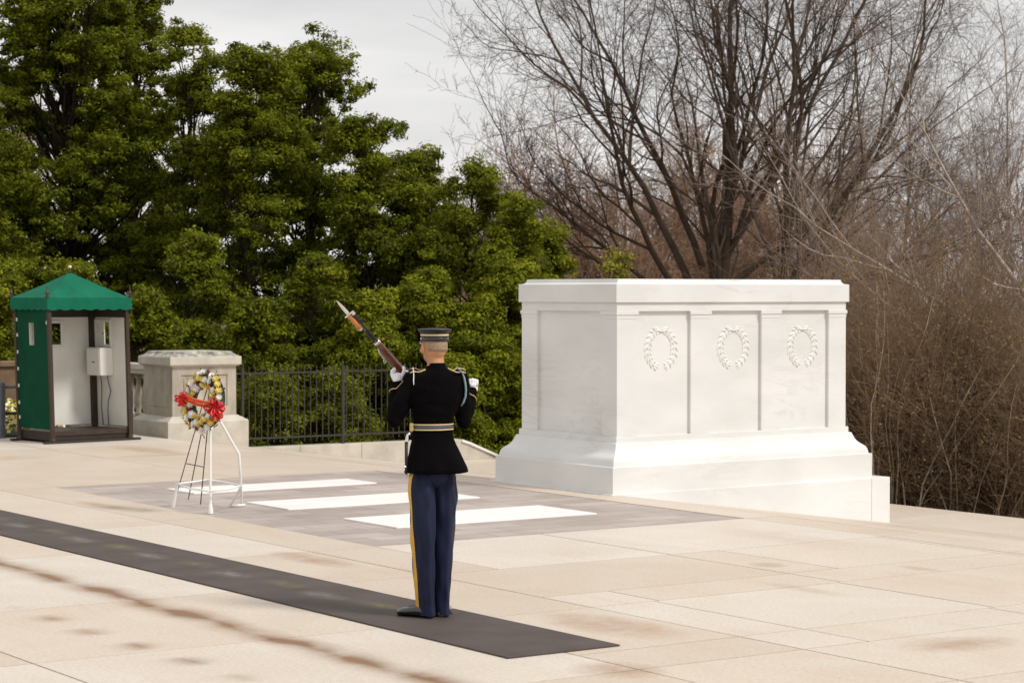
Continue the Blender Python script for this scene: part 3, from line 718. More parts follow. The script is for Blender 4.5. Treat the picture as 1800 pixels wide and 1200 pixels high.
def wreath():
    c = Vector(vw(360, 21.95, 1.112)); t = empty('flower_wreath', c, -TH, label='round funeral wreath of white, yellow and red flowers with a red ribbon', cat='wreath')
    # local frame (u right, d away, z up); wreath plane turned 45 deg and tilted back
    Rm = Matrix.Rotation(math.radians(-44), 3, 'Z') @ Matrix.Rotation(math.radians(-9), 3, 'X')
    a_in, R0 = .0, .228
    rnd = random.Random(11)
    m = MB(); P = [Rm @ Vector((R0*math.cos(q), .0, R0*math.sin(q))) for q in [2*PI*i/40 for i in range(41)]]
    m.tube(P, .058, 10); ring = m.build('moss_ring', M['foil'], t)
    m = MB()
    for i in range(900):
        q = rnd.uniform(0, 2*PI); rr = R0 + rnd.gauss(0,.035); base = Rm @ Vector((rr*math.cos(q), rnd.uniform(-.06,.04), rr*math.sin(q)))
        dr = (Rm @ Vector((math.cos(q)*rnd.uniform(-.3,1.2), rnd.uniform(-1.2,.3), math.sin(q)*rnd.uniform(-.3,1.2)))).normalized()
        side = dr.cross(Vector((rnd.random(),rnd.random(),rnd.random()))).normalized(); ln = rnd.uniform(.03,.055); wd = ln*.2
        m.add([base, base+dr*ln*.5+side*wd, base+dr*ln, base+dr*ln*.5-side*wd], [(0,1,2,3)])
    m.build('foliage', M['leafdark'], t)
    def flower(pos, nrm, r, ma, daisy):
        m = MB(); nrm = nrm.normalized(); a = nrm.cross(Vector((.3,.2,1))).normalized(); b = nrm.cross(a)
        layers = ((1,.0,.25,11),(.75,.25,.5,9),(.45,.5,.8,7)) if not daisy else ((1,.1,.12,13),(.6,.25,.3,9))
        for sc, h0, h1, n in layers:
            off = rnd.random()
            for i in range(n):
                q = 2*PI*(i+off)/n; d = a*math.cos(q)+b*math.sin(q); s = (a*-math.sin(q)+b*math.cos(q))
                w = r*sc*(2.2/n); h = nrm*r*h0; h2 = nrm*r*(h1 + rnd.uniform(-.1,.1))
                m.add([pos+h, pos+d*r*sc*.55+s*w+h2*.9, pos+d*r*sc+h2*(.7 if daisy else 1.), pos+d*r*sc*.55-s*w+h2*.9], [(0,1,2,3)])
        m.ball(tuple(pos+nrm*r*.12), r*.2, 8, 5)
        return m.build('flower', ma, t)
    spots = []
    K = 78
    W_, Y_, R_ = 'petw', 'pety', 'petr'
    seq = [W_,Y_,W_,R_,W_,Y_,W_,W_,Y_,R_,W_,Y_]
    for i in range(K):
        q = 2*PI*(i + rnd.uniform(-.2,.2))/K*1.0; ring_i = i % 3
        rr = R0 + (-.055, .0, .06)[ring_i] + rnd.uniform(-.012,.012)
        dep = (-.055,-.075,-.05)[ring_i]
        ma = seq[(i*5 + i//7) % 12]
        r = {'petw': rnd.uniform(.036,.056), 'pety': rnd.uniform(.034,.046), 'petr': rnd.uniform(.022,.032)}[ma]
        p = Rm @ Vector((rr*math.cos(q), dep, rr*math.sin(q))); nv = Rm @ Vector((math.cos(q)*(ring_i-1)*.8 + rnd.uniform(-.2,.2), -1, math.sin(q)*(ring_i-1)*.8+rnd.uniform(-.2,.3)))
        flower(p, nv, r, M[ma], ma == 'petw' and rnd.random() < .5)
    # ribbon across, sloping down to the right, with gold edges and lettering
    V2 = lambda u, z, d=0: (u, d, z)
    uL, zL, uR, zR = -.262, .062, .255, -.045
    dL, dR = -.22+.03, .12-.03
    def rp(f, off, lift=0.):
        u = uL+(uR-uL)*f; z = zL+(zR-zL)*f; d = (-.10 - .045) + 0*f
        x = Vector((u*.0, 0, 0))
        q = Rm @ Vector((-.34+.68*f, -.108-.012*math.sin(f*PI)-lift, 0)); return Vector((q.x, q.y, z*1.0 + off + .006*math.sin(f*9)))
    n = 16; hw = .036
    def strip(o0, o1, ma, name, par, lift):
        m = MB(); vs = []; fs = []
        for i in range(n+1): f = .18+.78*i/n; vs += [rp(f, o0, lift), rp(f, o1, lift)]
        fs = [(2*i, 2*i+1, 2*i+3, 2*i+2) for i in range(n)]; m.add(vs, fs)
        o = m.build(name, ma, par, smooth=True); s = o.modifiers.new('s','SOLIDIFY'); s.thickness = .0015; return o
    rb = strip(-hw, hw, M['ribbon'], 'ribbon', t, 0)
    strip(hw-.006, hw-.001, M['ribbongold'], 'gold_edge', rb, .003); strip(-hw+.001, -hw+.006, M['ribbongold'], 'gold_edge', rb, .003)
    tx = D.curves.new('lettering', 'FONT'); tx.body = 'J.F.F.   Lima OH'; tx.size = .031; tx.extrude = .001; tx.align_x = 'CENTER'; tx.align_y = 'CENTER'
    to = D.objects.new('lettering', tx); COL.objects.link(to)
    dg = bpy.context.evaluated_depsgraph_get(); me = D.meshes.new_from_object(to.evaluated_get(dg)); D.objects.remove(to)
    w_ = max(v.co.x for v in me.vertices) - min(v.co.x for v in me.vertices)
    me2 = me
    for v in me2.vertices:
        f = .54 + (v.co.x/w_)*.40; p = rp(f, v.co.y*.95, .005+v.co.z); v.co = p
    me2.materials.clear(); me2.materials.append(M['ribbongold']); link(D.objects.new('lettering', me2), rb)
    # bows
    def bow(cu, cz, sc, k, name):
        m = MB(); base = rp(cu, cz, .02)
        for i in range(k):
            q = 2*PI*i/k + rnd.uniform(-.3,.3); L_ = sc*rnd.uniform(.8,1.2); d = Vector((math.cos(q), rnd.uniform(-.5,.2), math.sin(q))).normalized(); s = Vector((-math.sin(q)*.4, .8, math.cos(q)*.4)).normalized()
            vs = []; w = sc*.32
            for j in range(9):
                a = 2*PI*j/8; pt = base + d*(L_*(.5-.5*math.cos(a))) + Vector((-d.z,0,d.x))*(.20*L_*math.sin(a)); vs += [pt+s*w, pt-s*w]
            m.add(vs, [(2*j,2*j+1,2*j+3,2*j+2) for j in range(8)])
        m.ball(tuple(base), sc*.2, 8, 6)
        for sg in (-1,1):
            d = Vector((.25*sg,-.05,-1)).normalized(); m.add([base+Vector((-.012,0,0)), base+Vector((.012,0,0)), base+d*sc*1.3+Vector((.018,-.01,0)), base+d*sc*1.25-Vector((.018,.01,0))], [(0,1,2,3)])
        o = m.build(name, M['ribbon'], t, smooth=True); s = o.modifiers.new('s','SOLIDIFY'); s.thickness = .0015
    bow(.19, -.01, .068, 7, 'bow'); bow(.98, -.005, .105, 10, 'bow')
M['leafdark'] = mat('dark_green_fern', (.015,.035,.012), .6, .5, 15)
wreath()

# ------------------------------------------------------------------ the guard
def guard():
    base = Vector(at(764, 1087)); s0 = 259.3
    U = lambda x: (x-764)/s0
    Z = lambda y: 2.2-(y-514.6)/s0
    yaw = math.radians(25)                   # he faces to the left of straight away
    fwd = Vector((-math.sin(yaw), math.cos(yaw), 0)); lat = Vector((math.cos(yaw), math.sin(yaw), 0))   # lat = his right
    hy = math.radians(33); hf = Vector((-math.sin(hy), math.cos(hy), 0)); hl = Vector((math.cos(hy), math.sin(hy), 0))
    def ring(c, a, b, n=40, la=lat, fo=fwd, fn=None, pw=1.0):
        r = []
        for j in range(n):
            q = 2*PI*j/n; k = fn(q) if fn else 1
            cc, ss = math.cos(q), math.sin(q)
            cc = math.copysign(abs(cc)**pw, cc); ss = math.copysign(abs(ss)**pw, ss)
            r.append(Vector(c) + la*(a*k*cc) + fo*(b*k*ss))
        return r
    # ---- body: one continuous surface
    m = MB()
    hc = Vector((U(764)-.002, .01, 1.832))
    RH = Matrix((hl, hf, Vector((0,0,1)))).transposed()
    m.ball(hc+Vector((0,0,.012)), (.079,.098,.112), 20, 14, RH)
    m.ball(hc+hf*.035+Vector((0,0,-.055)), (.058,.062,.058), 16, 10, RH)          # jaw
    m.ball(hc+hf*.072+Vector((0,0,-.092)), (.022,.020,.018), 12, 8, RH)           # chin
    m.tube([hc+hf*.096+Vector((0,0,.012)), hc+hf*.112+Vector((0,0,-.024))], [.009,.014], 10, True)   # nose
    m.ball(hc+hf*.090+Vector((0,0,.030)), (.048,.014,.010), 12, 8, RH)            # brow
    m.ball(hc+hf*.088+Vector((0,0,-.060)), (.022,.014,.008), 12, 8, RH)           # lips
    for sg in (-1, 1):
        m.ball(hc+hl*.054*sg+hf*.062+Vector((0,0,-.02)), (.022,.022,.022), 12, 8, RH)   # cheek
        ear = Matrix.Rotation(sg*.35, 3, 'Z')
        m.ball(hc+hl*.087*sg+hf*.006+Vector((0,0,-.006)), (.013,.024,.036), 14, 10, RH @ ear)
        m.ball(hc+hl*.079*sg+hf*.006+Vector((0,0,-.034)), (.009,.012,.012), 10, 8, RH)
    nk = Vector((U(766), 0, 0))
    m.rings([ring((nk.x, .0, 1.58), .07,.07), ring((nk.x,.0,1.66), .066,.066), ring((nk.x+.0,.006,1.72), .058,.060), ring((hc.x,.008,1.78), .056,.062), ring((hc.x,.01,1.83), .05,.06)])
    m.rings([ring((nk.x,0,1.62), .06,.06), ring((nk.x,0,1.57), .14,.085), ring((nk.x,0,1.45), .15,.10), ring((U(762),0,1.3), .115,.085), ring((U(763),0,1.1), .12,.09), ring((U(763),0,1.04), .11,.085)])
    LS, LE, LW = Vector((U(727),-.01,1.615)), Vector((U(694),-.06,1.345)), Vector((U(697),.10,1.575))
    RS, RE, RW = Vector((U(806),.09,1.615)), Vector((U(814),.10,1.325)), Vector((U(827),.26,1.525))
    for S, E_, W_ in ((LS,LE,LW),(RS,RE,RW)):
        m.tube([S,(S+E_)/2,E_], [.048,.044,.036], 12, True); m.tube([E_,(E_+W_)/2,W_], [.036,.034,.024], 12, True)
    LH, RHp = Vector((U(763-14),-.055,0)), Vector((U(763+14),.055,0))
    LA, RA = Vector((U(748),-.035,0)), Vector((U(776),.035,0))
    for Hh, A in ((LH,LA),(RHp,RA)):
        m.tube([Hh+Vector((0,0,1.05)), (Hh+A)/2+Vector((0,0,.55)), A+Vector((0,0,.1))], [.060,.05,.033], 12, True)
    body = m.build('person', M['skin']); body.rotation_euler = (0,0,-TH); body.location = base
    remesh(body, .005, 3)
    body.data.materials.clear(); body.data.materials.append(M['skin'])
    tag(body, 'uniformed guard seen from behind, holding a rifle on the black mat', 'person')
    def P(m, name, ma, par=body, **k): return m.build(name, ma, par, **k)
    for sg in (-1,1):
        m = MB(); m.ball(hc+hl*.030*sg+hf*.094+Vector((0,0,.012)), .010, 10, 7); P(m, 'eye', M['whitepaint'], smooth=True)
    # ---- cropped hair on the back and sides of the head
    m = MB(); rs = []
    for i in range(12):
        z = -.022 + .104*i/11; rr = math.sqrt(max(0, 1-((z-.012)/.112)**2)); row = []
        wsp = 1.16 + (.62*min(1, (i-7)/2) if i > 7 else 0)
        for j in range(33):
            q = -PI/2 + (j/32-.5)*2*wsp
            row.append(hc + hl*(.0815*rr*math.cos(q)) + hf*(.1005*rr*math.sin(q)) + Vector((0,0,z)))
        rs.append(row)
    m.rings(rs, cap=False, closed=False); hr = P(m, 'hair', M['hair'], smooth=True)
    s = hr.modifiers.new('s','SOLIDIFY'); s.thickness = .003; s.offset = 1
    # ---- cap
    cc = Vector((hc.x+.001, .008, 0)); RC = [(.0855,.104)]
    def lrings(prof, n=40, tilt=0): return [ring((cc.x,cc.y,z), a, b, n, hl, hf) for a, b, z in prof]
    m = MB(); m.rings(lrings([(.088,.103,1.874),(.0895,.105,1.876),(.0895,.105,1.909),(.0895,.105,1.925),(.098,.116,1.936),(.108,.128,1.947),(.111,.131,1.952),(.109,.129,1.956),(.09,.11,1.959),(.03,.03,1.961)]))
    cap = P(m, 'cap', M['capblack'], smooth=True, auto=50)
    m = MB(); m.rings(lrings([(.0905,.106,1.910),(.0915,.107,1.911),(.0915,.107,1.921),(.0905,.106,1.922)]), cap=False); P(m, 'gold_band', M['palegold'], par=cap, smooth=True)
    m = MB(); m.rings(lrings([(.0900,.1055,1.884),(.0908,.1065,1.885),(.0908,.1065,1.898),(.0900,.1055,1.899)]), cap=False); P(m, 'hat_strap', M['patent'], par=cap, smooth=True)
    m = MB()
    for sg in (-1,1): m.ball(cc+hl*.0915*sg+hf*.02+Vector((0,0,1.893)), .0065, 10, 7)
    P(m, 'button', M['silver'], par=cap, smooth=True)
    m = MB(); vs = []; n = 17
    for j in range(n):
        q = PI*(.12+.76*j/(n-1)); ex = math.sin((j/(n-1))*PI)
        vs += [cc+hl*(.088*math.cos(q))+hf*(.103*math.sin(q))+Vector((0,0,1.882)), cc+hl*(.090*math.cos(q))+hf*((.103+.055*ex)*math.sin(q))+Vector((0,0,1.878-.028*ex))]
    m.add(vs, [(2*j,2*j+1,2*j+3,2*j+2) for j in range(n-1)]); vo = P(m, 'visor', M['patent'], par=cap, smooth=True); s = vo.modifiers.new('s','SOLIDIFY'); s.thickness = .003
    # ---- glasses
    m = MB()
    for sg in (-1,1):
        m.tube([hc+hl*.084*sg+hf*-.002+Vector((0,0,.018)), hc+hl*.080*sg+hf*.06+Vector((0,0,.024)), hc+hl*.066*sg+hf*.108+Vector((0,0,.022))], .0022, 6)
        m.tube([hc+hl*(.034*sg+.026*math.cos(q))+hf*.112+Vector((0,0,.014+.018*math.sin(q))) for q in [2*PI*i/14 for i in range(15)]], .0018, 5)
    P(m, 'glasses', M['iron'])
    # ---- jacket
    m = MB(); rs = []
    prof = [(1.715,.060,.062,U(767),.006),(1.69,.068,.070,U(767),.004),(1.672,.105,.082,U(767),0),(1.652,.150,.092,U(767),0),(1.62,.172,.105,U(767),0),(1.55,.178,.120,U(766),0),(1.47,.170,.124,U(765),0),(1.39,.152,.118,U(763),0),(1.32,.137,.108,U(761),0),(1.27,.135,.106,U(760),0),(1.22,.146,.113,U(761),0)]
    for z, a, b, cx, cy in reversed(prof): rs.append(ring((cx,cy,z), a, b, pw=.92 if z < 1.66 else 1))
    m.rings(rs)
    for S, E_, W_ in ((LS,LE,LW),(RS,RE,RW)):
        m.tube([S+Vector((0,0,.005)),S.lerp(E_,.35),S.lerp(E_,.7),E_], [.066,.066,.060,.052], 16, True)
        m.tube([E_,E_.lerp(W_,.4),E_.lerp(W_,.8),W_], [.054,.053,.046,.043], 16, True)
    jk = P(m, 'jacket', M['wool']); remesh(jk, .0075, 5)
    rng = random.Random(3)
    from mathutils import noise as NZ
    for v in jk.data.vertices:                                  # cloth folds
        n_ = NZ.noise(Vector((v.co.x*9, v.co.y*9, v.co.z*15)))*.009 + NZ.noise(Vector((v.co.x*22, v.co.y*22, v.co.z*30+5)))*.003
        v.co += v.normal*n_
    jk.data.materials.clear(); jk.data.materials.append(M['wool'])
    # skirt of the jacket, flaring to a crisp hem
    def skf(z):
        fl = max(0, (1.22-z)/.22)
        return lambda q: 1 + .035*fl*math.sin(q*5+1) + .02*fl*math.sin(q*9) + (.05*fl if abs(q-.15) < .25 or abs(q-2*PI) < .2 else 0)
    m = MB(); rs = []
    for z, a, b, cx in ((.988,.217,.182,U(767)),(1.02,.209,.176,U(767)),(1.07,.192,.164,U(765.5)),(1.12,.176,.146,U(764)),(1.17,.160,.132,U(762)),(1.21,.146,.118,U(761)),(1.245,.139,.110,U(760)),(1.26,.137,.108,U(760))):
        rs.append(ring((cx,0,z), a, b, 72, fn=skf(z), pw=.95))
    m.rings(rs, cap=False); sk = P(m, 'jacket_skirt', M['wool'], par=jk, smooth=True); s = sk.modifiers.new('s','SOLIDIFY'); s.thickness = .006
    m = MB(); m.rings([ring((U(760),0,1.275), .141,.112), ring((U(760),0,1.276), .145,.116), ring((U(760),0,1.318), .146,.117), ring((U(760),0,1.319), .142,.113)], cap=False)
    bl = P(m, 'belt', M['navyband'], par=jk, smooth=True)
    for z in (1.276, 1.311):
        m = MB(); m.rings([ring((U(760),0,z), .1455,.1165), ring((U(760),0,z+.0005), .1475,.1185), ring((U(760),0,z+.0075), .1475,.1185), ring((U(760),0,z+.008), .1455,.1165)], cap=False); P(m, 'gold_stripe', M['palegold'], par=bl, smooth=True)
    m = MB(); c_ = Vector((U(724),-.06,1.297)); m.box(c_.x-.012,c_.x+.016,c_.y-.03,c_.y+.03,c_.z-.026,c_.z+.026); P(m, 'buckle', M['brass'], par=bl, bevel=.004)
    # standing collar
    m = MB(); m.rings([ring((U(767),.004,1.675), .068,.070), ring((U(767),.004,1.70), .0625,.0655), ring((U(767),.006,1.727), .060,.0635), ring((U(767),.006,1.728), .057,.0605), ring((U(767),.006,1.70), .056,.06)], cap=False); P(m, 'collar', M['wool'], par=jk, smooth=True)
    # shoulder boards edged in gold
    def cord(pts, r, ma, name, par=jk, flat=None, n=8):
        m = MB(); m.tube(pts, r, n, flat=flat); return P(m, name, ma, par=par, smooth=True)
    from mathutils.bvhtree import BVHTree
    bv = BVHTree.FromPolygons([v.co.copy() for v in jk.data.vertices], [tuple(p.vertices) for p in jk.data.polygons])
    def on(u, z, lift=.006, d0=-1.):            # drop a point onto the back of the jacket
        h = bv.ray_cast(Vector((u, d0, z)), Vector((0,1,0)))
        return h[0]+h[1]*lift if h[0] else Vector((u, -.05, z))
    def topz(u, d, lift=.005):
        h = bv.ray_cast(Vector((u, d, 2.0)), Vector((0,0,-1)))
        return h[0]+h[1]*lift if h[0] else Vector((u, d, 1.66))
    def path_top(u0, d0, u1, d1, n=8, lift=.005): return [topz(u0+(u1-u0)*i/n, d0+(d1-d0)*i/n, lift) for i in range(n+1)]
    cord(path_top(U(749),-.040,U(722),-.052), .0042, M['palegold'], 'shoulder_braid'); cord(path_top(U(747),.018,U(722),.006), .0042, M['palegold'], 'shoulder_braid')
    cord(path_top(U(786),.00,U(817),.055), .0042, M['palegold'], 'shoulder_braid'); cord(path_top(U(786),.06,U(817),.10), .0042, M['palegold'], 'shoulder_braid')
    cord([on(U(x), Z(y), .005) for x, y in ((726.5,645),(727.5,652),(728.5,660),(729,668),(729.5,675))], .0062, M['petw'], 'white_shoulder_cord', flat=(1,.5))
    cord([on(U(x), Z(y), .006) for x, y in ((802,643),(807,648),(811,655),(814.5,664),(816.5,674),(817.5,685),(817,696),(814,706),(810,713))], [.006,.009,.011,.012,.013,.013,.013,.012,.008], M['bluecord'], 'blue_shoulder_cord', flat=(1,.6))
    for S, E_, W_, k_ in ((LS,LE,LW,-1),(RS,RE,RW,1)):
        ax = (W_-E_).normalized(); c_ = W_ - ax*.062; a_ = ax.cross(Vector((0,1,0))).normalized(); b_ = ax.cross(a_)
        pts = []
        for i in range(21):
            q = 2*PI*i/20; dr = a_*math.cos(q)+b_*math.sin(q)
            h = bv.ray_cast(c_+dr*.2, -dr); pts.append((h[0]+h[1]*.002) if h[0] else c_+dr*.047)
        cord(pts, .0028, M['palegold'], 'cuff_braid')
    sp_ = on(U(716.5), Z(652), .004); m = MB(); m.ball(sp_, (.014,.006,.010), 10, 7); P(m, 'sleeve_patch', M['navyband'], par=jk); m = MB(); m.ball(sp_+Vector((-.004,-.006,.004)), (.009,.004,.005), 10, 7); P(m, 'patch_star', M['petw'], par=jk)
    # ---- trousers
    m = MB(); legs = []
    def leg(pts):                              # (z, u centre, depth centre, half width, half depth)
        rs = []
        for z, cx, cy, a, b in pts:
            def fn(q, z=z):
                cr_ = max(0, 1-abs(((q-PI*1.5+PI) % (2*PI))-PI)/.35)       # pressed crease behind
                cr2 = max(0, 1-abs(((q-PI*.5+PI) % (2*PI))-PI)/.35)
                return 1 + .12*(cr_+cr2) + .12*NZ.noise(Vector((math.cos(q)*1.5+cx*9, math.sin(q)*1.5, z*4.5))) + .13*math.sin(z*19+math.cos(q)*3+cx*30)*NZ.noise(Vector((math.cos(q)*2, math.sin(q)*2+7, z*3+cx*20)))*(.5+z)
            rs.append(ring((cx,cy,z), a, b, 48, fn=fn))
        return rs
    def interp(pts, n=44):
        out = []; zs = [p[0] for p in pts]
        for i in range(n+1):
            z = zs[0]+(zs[-1]-zs[0])*i/n
            out.append((z,)+tuple(float(np.interp(z, zs, [p[k] for p in pts])) for k in range(1,5)))
        return out
    LP = interp([(.030,U(748),-.030,.060,.105),(.10,U(748),-.028,.060,.095),(.35,U(745.5),-.035,.070,.090),(.62,U(743.5),-.045,.082,.098),(.80,U(742),-.045,.090,.105),(.95,U(743),-.035,.088,.10),(1.04,U(746),-.02,.075,.08)])
    RP = interp([(.028,U(774),.030,.055,.105),(.10,U(774),.030,.055,.095),(.35,U(776),.038,.066,.090),(.62,U(778),.046,.080,.098),(.80,U(779),.05,.087,.105),(.95,U(779),.04,.084,.10),(1.04,U(776),.02,.072,.08)])
    rl, rr_ = leg(LP), leg(RP)
    m.rings(rl); m.rings(rr_)
    m.rings([ring((U(760.5),0,.885),.02,.05), ring((U(760.5),0,.90),.07,.09), ring((U(760.5),0,.94),.13,.115), ring((U(760.5),0,1.0),.14,.115), ring((U(760.5),0,1.06),.12,.10)]); tr = P(m, 'trousers', M['trouser'], smooth=True, auto=70)
    for rs, js, nm in ((rl, (22,23,24,25,26), 'gold_leg_stripe'), (rr_, (46,47,0,1,2), 'gold_leg_stripe')):
        m = MB(); vs = []; K = len(js)-1
        for r in rs:
            c_ = sum((Vector(p) for p in r), Vector())/len(r)
            for j in js: p = Vector(r[j]); d = (p-c_); d.z = 0; vs.append(p+d.normalized()*.0025)
        n = K+1
        fs = [(i*n+j, i*n+j+1, (i+1)*n+j+1, (i+1)*n+j) for i in range(len(rs)-1) for j in range(K)]
        m.add(vs, fs); P(m, nm, M['gold'], par=tr, smooth=True)
    # ---- shoes
    def shoe(heel, yawd):
        d = Vector((-math.sin(yawd), math.cos(yawd), 0)); l = Vector((math.cos(yawd), math.sin(yawd), 0)); Rr = Matrix((l, d, Vector((0,0,1)))).transposed()
        m = MB(); st = [(0,.030,.028,.052),(.02,.036,.0,.082),(.07,.040,.0,.095),(.12,.043,.0,.092),(.165,.048,.0,.080),(.205,.050,.0,.074),(.235,.045,.0,.068),(.255,.034,.002,.056),(.264,.016,.01,.036)]
        rs = []
        for y, w_, z0, h in st:
            row = []
            for j in range(20):
                q = 2*PI*j/20; x = w_*math.copysign(abs(math.cos(q))**.7, math.cos(q)); z = .016 + (h-.016)*(.5+.5*math.sin(q)) if math.sin(q) > -2 else 0
                row.append(heel + d*y + l*x*(1 if math.sin(q) < .3 else 1-.35*(math.sin(q)-.3)) + Vector((0,0,z)))
            rs.append(row)
        m.rings(rs); o = P(m, 'shoe', M['patent'], smooth=True, auto=60)
        m = MB(); out = [(0,.026),(.03,.038),(.10,.038),(.165,.050),(.215,.051),(.25,.038),(.268,.014)]
        poly = [heel+d*y+l*w_ for y, w_ in out] + [heel+d*y-l*w_ for y, w_ in reversed(out)]
        m.rings([[p+Vector((0,0,.0)) for p in poly], [p+Vector((0,0,.017)) for p in poly]]); P(m, 'sole', M['capblack'], par=o)
        m = MB(); 
        for k_ in range(4):
            c_ = heel+d*(.10+.022*k_)+Vector((0,0,.094-.005*k_)); m.tube([c_-l*.018, c_+Vector((0,0,.003)), c_+l*.018], .0028, 5)
        P(m, 'lace', M['capblack'], par=o)
    shoe(Vector((U(757),-.09,0)), math.radians(57)); shoe(Vector((U(777),-.055,0)), math.radians(-4))
    # ---- gloves
    def fing(m, pts, r): m.tube(pts, r, 10, True)
    # left hand cradles the rifle from below
    m = MB(); c_ = Vector((U(697.5), .115, Z(662)))
    axr = Vector((.634,.30,-.773)).normalized()                    # along the rifle, muzzle to butt
    pp = Vector((-.773,0,-.634)).normalized()
    sd_ = Vector((1,.1,.05)).normalized()
    m.tube([LW-Vector((0,0,.02)), LW+Vector((0,0,.035)), c_+Vector((0,0,-.012))], [.032,.031,.036], 12, True)
    m.ball(c_+Vector((-.002,.0,-.004)), (.042,.026,.030), 14, 9)
    for k_, (x0, x1, r) in enumerate(((.0,.0,.0115),(.0,.0,.012),(0,0,.012),(0,0,.010))):
        o_ = Vector((-.034, .012+.017*k_, .002-.006*k_))
        fing(m, [c_+o_+Vector((.012,0,-.012)), c_+o_+Vector((-.008,.004,.014)), c_+o_+Vector((-.006,.010,.034)), c_+o_+Vector((.010,.016,.050))], [r, r, r*.95, r*.85])
    fing(m, [c_+Vector((.028,-.004,0)), c_+Vector((.042,-.006,.026)), c_+Vector((.046,-.002,.046)), c_+Vector((.040,.004,.060))], [.015,.0135,.0125,.0115])
    gl = P(m, 'glove', M['glove']); remesh(gl, .0035, 2); gl.data.materials.clear(); gl.data.materials.append(M['glove'])
    # right hand: closed fist
    m = MB(); c_ = Vector((U(831), .285, Z(678)))
    m.tube([RW-Vector((0.006,.01,.02)), RW+Vector((.002,.006,.02)), c_+Vector((-.004,0,-.03))], [.033,.032,.034], 12, True)
    m.ball(c_+Vector((-.004,0,-.004)), (.036,.030,.034), 14, 10)
    for k_ in range(4):
        b_ = c_+Vector((-.026+.016*k_, -.004, .018-.003*abs(k_-1)))
        r = (.0105,.0115,.011,.0095)[k_]
        fing(m, [b_+Vector((.0,.012,-.004)), b_+Vector((.002,.002,.016)), b_+Vector((.003,-.020,.012)), b_+Vector((.003,-.026,-.008)), b_+Vector((.002,-.014,-.018))], [r,r,r,r*.95,r*.85])
    fing(m, [c_+Vector((-.028,-.012,-.022)), c_+Vector((-.026,-.032,-.010)), c_+Vector((-.012,-.040,-.004)), c_+Vector((.006,-.038,-.004))], [.013,.0125,.0115,.0105])
    gl = P(m, 'glove', M['glove']); remesh(gl, .0035, 1); gl.data.materials.clear(); gl.data.materials.append(M['glove'])
    # ---- bayonet scabbard at the left hip
    m = MB(); a_ = Vector((U(716),-.13,Z(757))); b_ = Vector((U(715.5),-.13,Z(831)))
    m.tube([a_.lerp(b_,.22), a_.lerp(b_,.6), b_], [.012,.011,.008], 10, flat=(.7,1)); sc_ = P(m, 'scabbard', M['capblack'], smooth=True)
    m = MB(); m.tube([a_+Vector((.008,0,-.01)), a_.lerp(b_,.22)+Vector((.006,-.004,0))], [.008,.010], 8); m.tube([b_+Vector((0,0,.004)), b_-Vector((0,0,.012))], [.009,.004], 8); m.ball(a_.lerp(b_,.80)+Vector((-.006,-.012,0)), .006, 8, 6); P(m, 'fitting', M['silver'], par=sc_)
    m = MB(); m.tube([Vector((U(722),-.12,Z(758))), Vector((U(717),-.13,Z(763))), Vector((U(715),-.13,Z(772)))], .007, 6); P(m, 'frog_strap', M['glove'], par=sc_)

    # ---- rifle, held against the left hand
    mz = Vector((U(619.5), .03, Z(550))); bt_ = Vector((U(619.5)+.60, .03+.47, Z(550)-.725))
    ax = (bt_-mz).normalized(); dn = Vector((-.773,0,-.634)); dn = (dn - ax*dn.dot(ax)).normalized(); sd2 = ax.cross(dn)
    e = empty('rifle', base, -TH, label='ceremonial rifle with amber gripped bayonet held by the guard', cat='rifle')
    def W(s, p=0., q=0.): return mz + ax*s + dn*p + sd2*q
    fs_ = ax.length
    px = 1/259.3; cosd = math.sqrt(ax.x**2+ax.z**2)
    S = lambda l: l*px/cosd                    # length seen in the picture -> length along the rifle
    m = MB(); m.tube([W(0), W(S(30)), W(S(66))], [.0085,.0075,.0085], 12); m.tube([W(-.004), W(.045)], .0105, 12); m.tube([W(S(66)), W(S(120))], .010, 12); P(m, 'barrel', M['gun'], par=e, smooth=True, auto=50)
    m = MB(); m.tube([W(S(20),-.006), W(S(20),-.022)], .0035, 6); m.tube([W(S(17),-.010), W(S(24),-.010)], .006, 6); P(m, 'front_sight', M['gun'], par=e)
    m = MB(); m.tube([W(S(38),.016), W(S(64),.018)], .008, 8); m.tube([W(S(45),.01), W(S(45),.03)], .006, 8); m.tube([W(S(52),.008), W(S(52),.03)], .005, 8); P(m, 'gas_cylinder', M['gun'], par=e)
    def oval(s, p, a, b, n=20): return [W(s, p) + dn*(a*math.cos(2*PI*j/n)) + sd2*(b*math.sin(2*PI*j/n)) for j in range(n)]
    m = MB(); m.rings([oval(S(66),.006,.019,.015), oval(S(67),.006,.022,.017), oval(S(80),.008,.025,.019), oval(S(110),.012,.030,.021), oval(S(135),.016,.034,.023), oval(S(150),.022,.034,.022), oval(S(165),.024,.030,.022), oval(S(180),.026,.022,.020), oval(S(205),.034,.034,.021), oval(S(228),.040,.046,.022), oval(S(229),.040,.045,.02)])
    P(m, 'stock', M['walnut'], par=e, smooth=True, auto=60)
    m = MB(); m.rings([oval(S(64.5),.006,.021,.017), oval(S(65),.006,.0235,.0185), oval(S(69),.006,.0235,.0185), oval(S(69.5),.006,.021,.017)]); P(m, 'stock_ferrule', M['silver'], par=e, smooth=True, auto=50)
    m = MB(); m.box(-.016,.016,-.02,.02,-.10,.10)
    for i in range(len(m.v)):
        x, y, z = m.v[i]; m.v[i] = tuple(W(S(152)+z, .0+y-.012, x))
    P(m, 'receiver', M['gun'], par=e, bevel=.004)
    m = MB(); m.tube([W(S(228.5),.04), W(S(230),.04)], .044, 12, flat=(1,.4)) ; P(m, 'butt_plate', M['silver'], par=e)
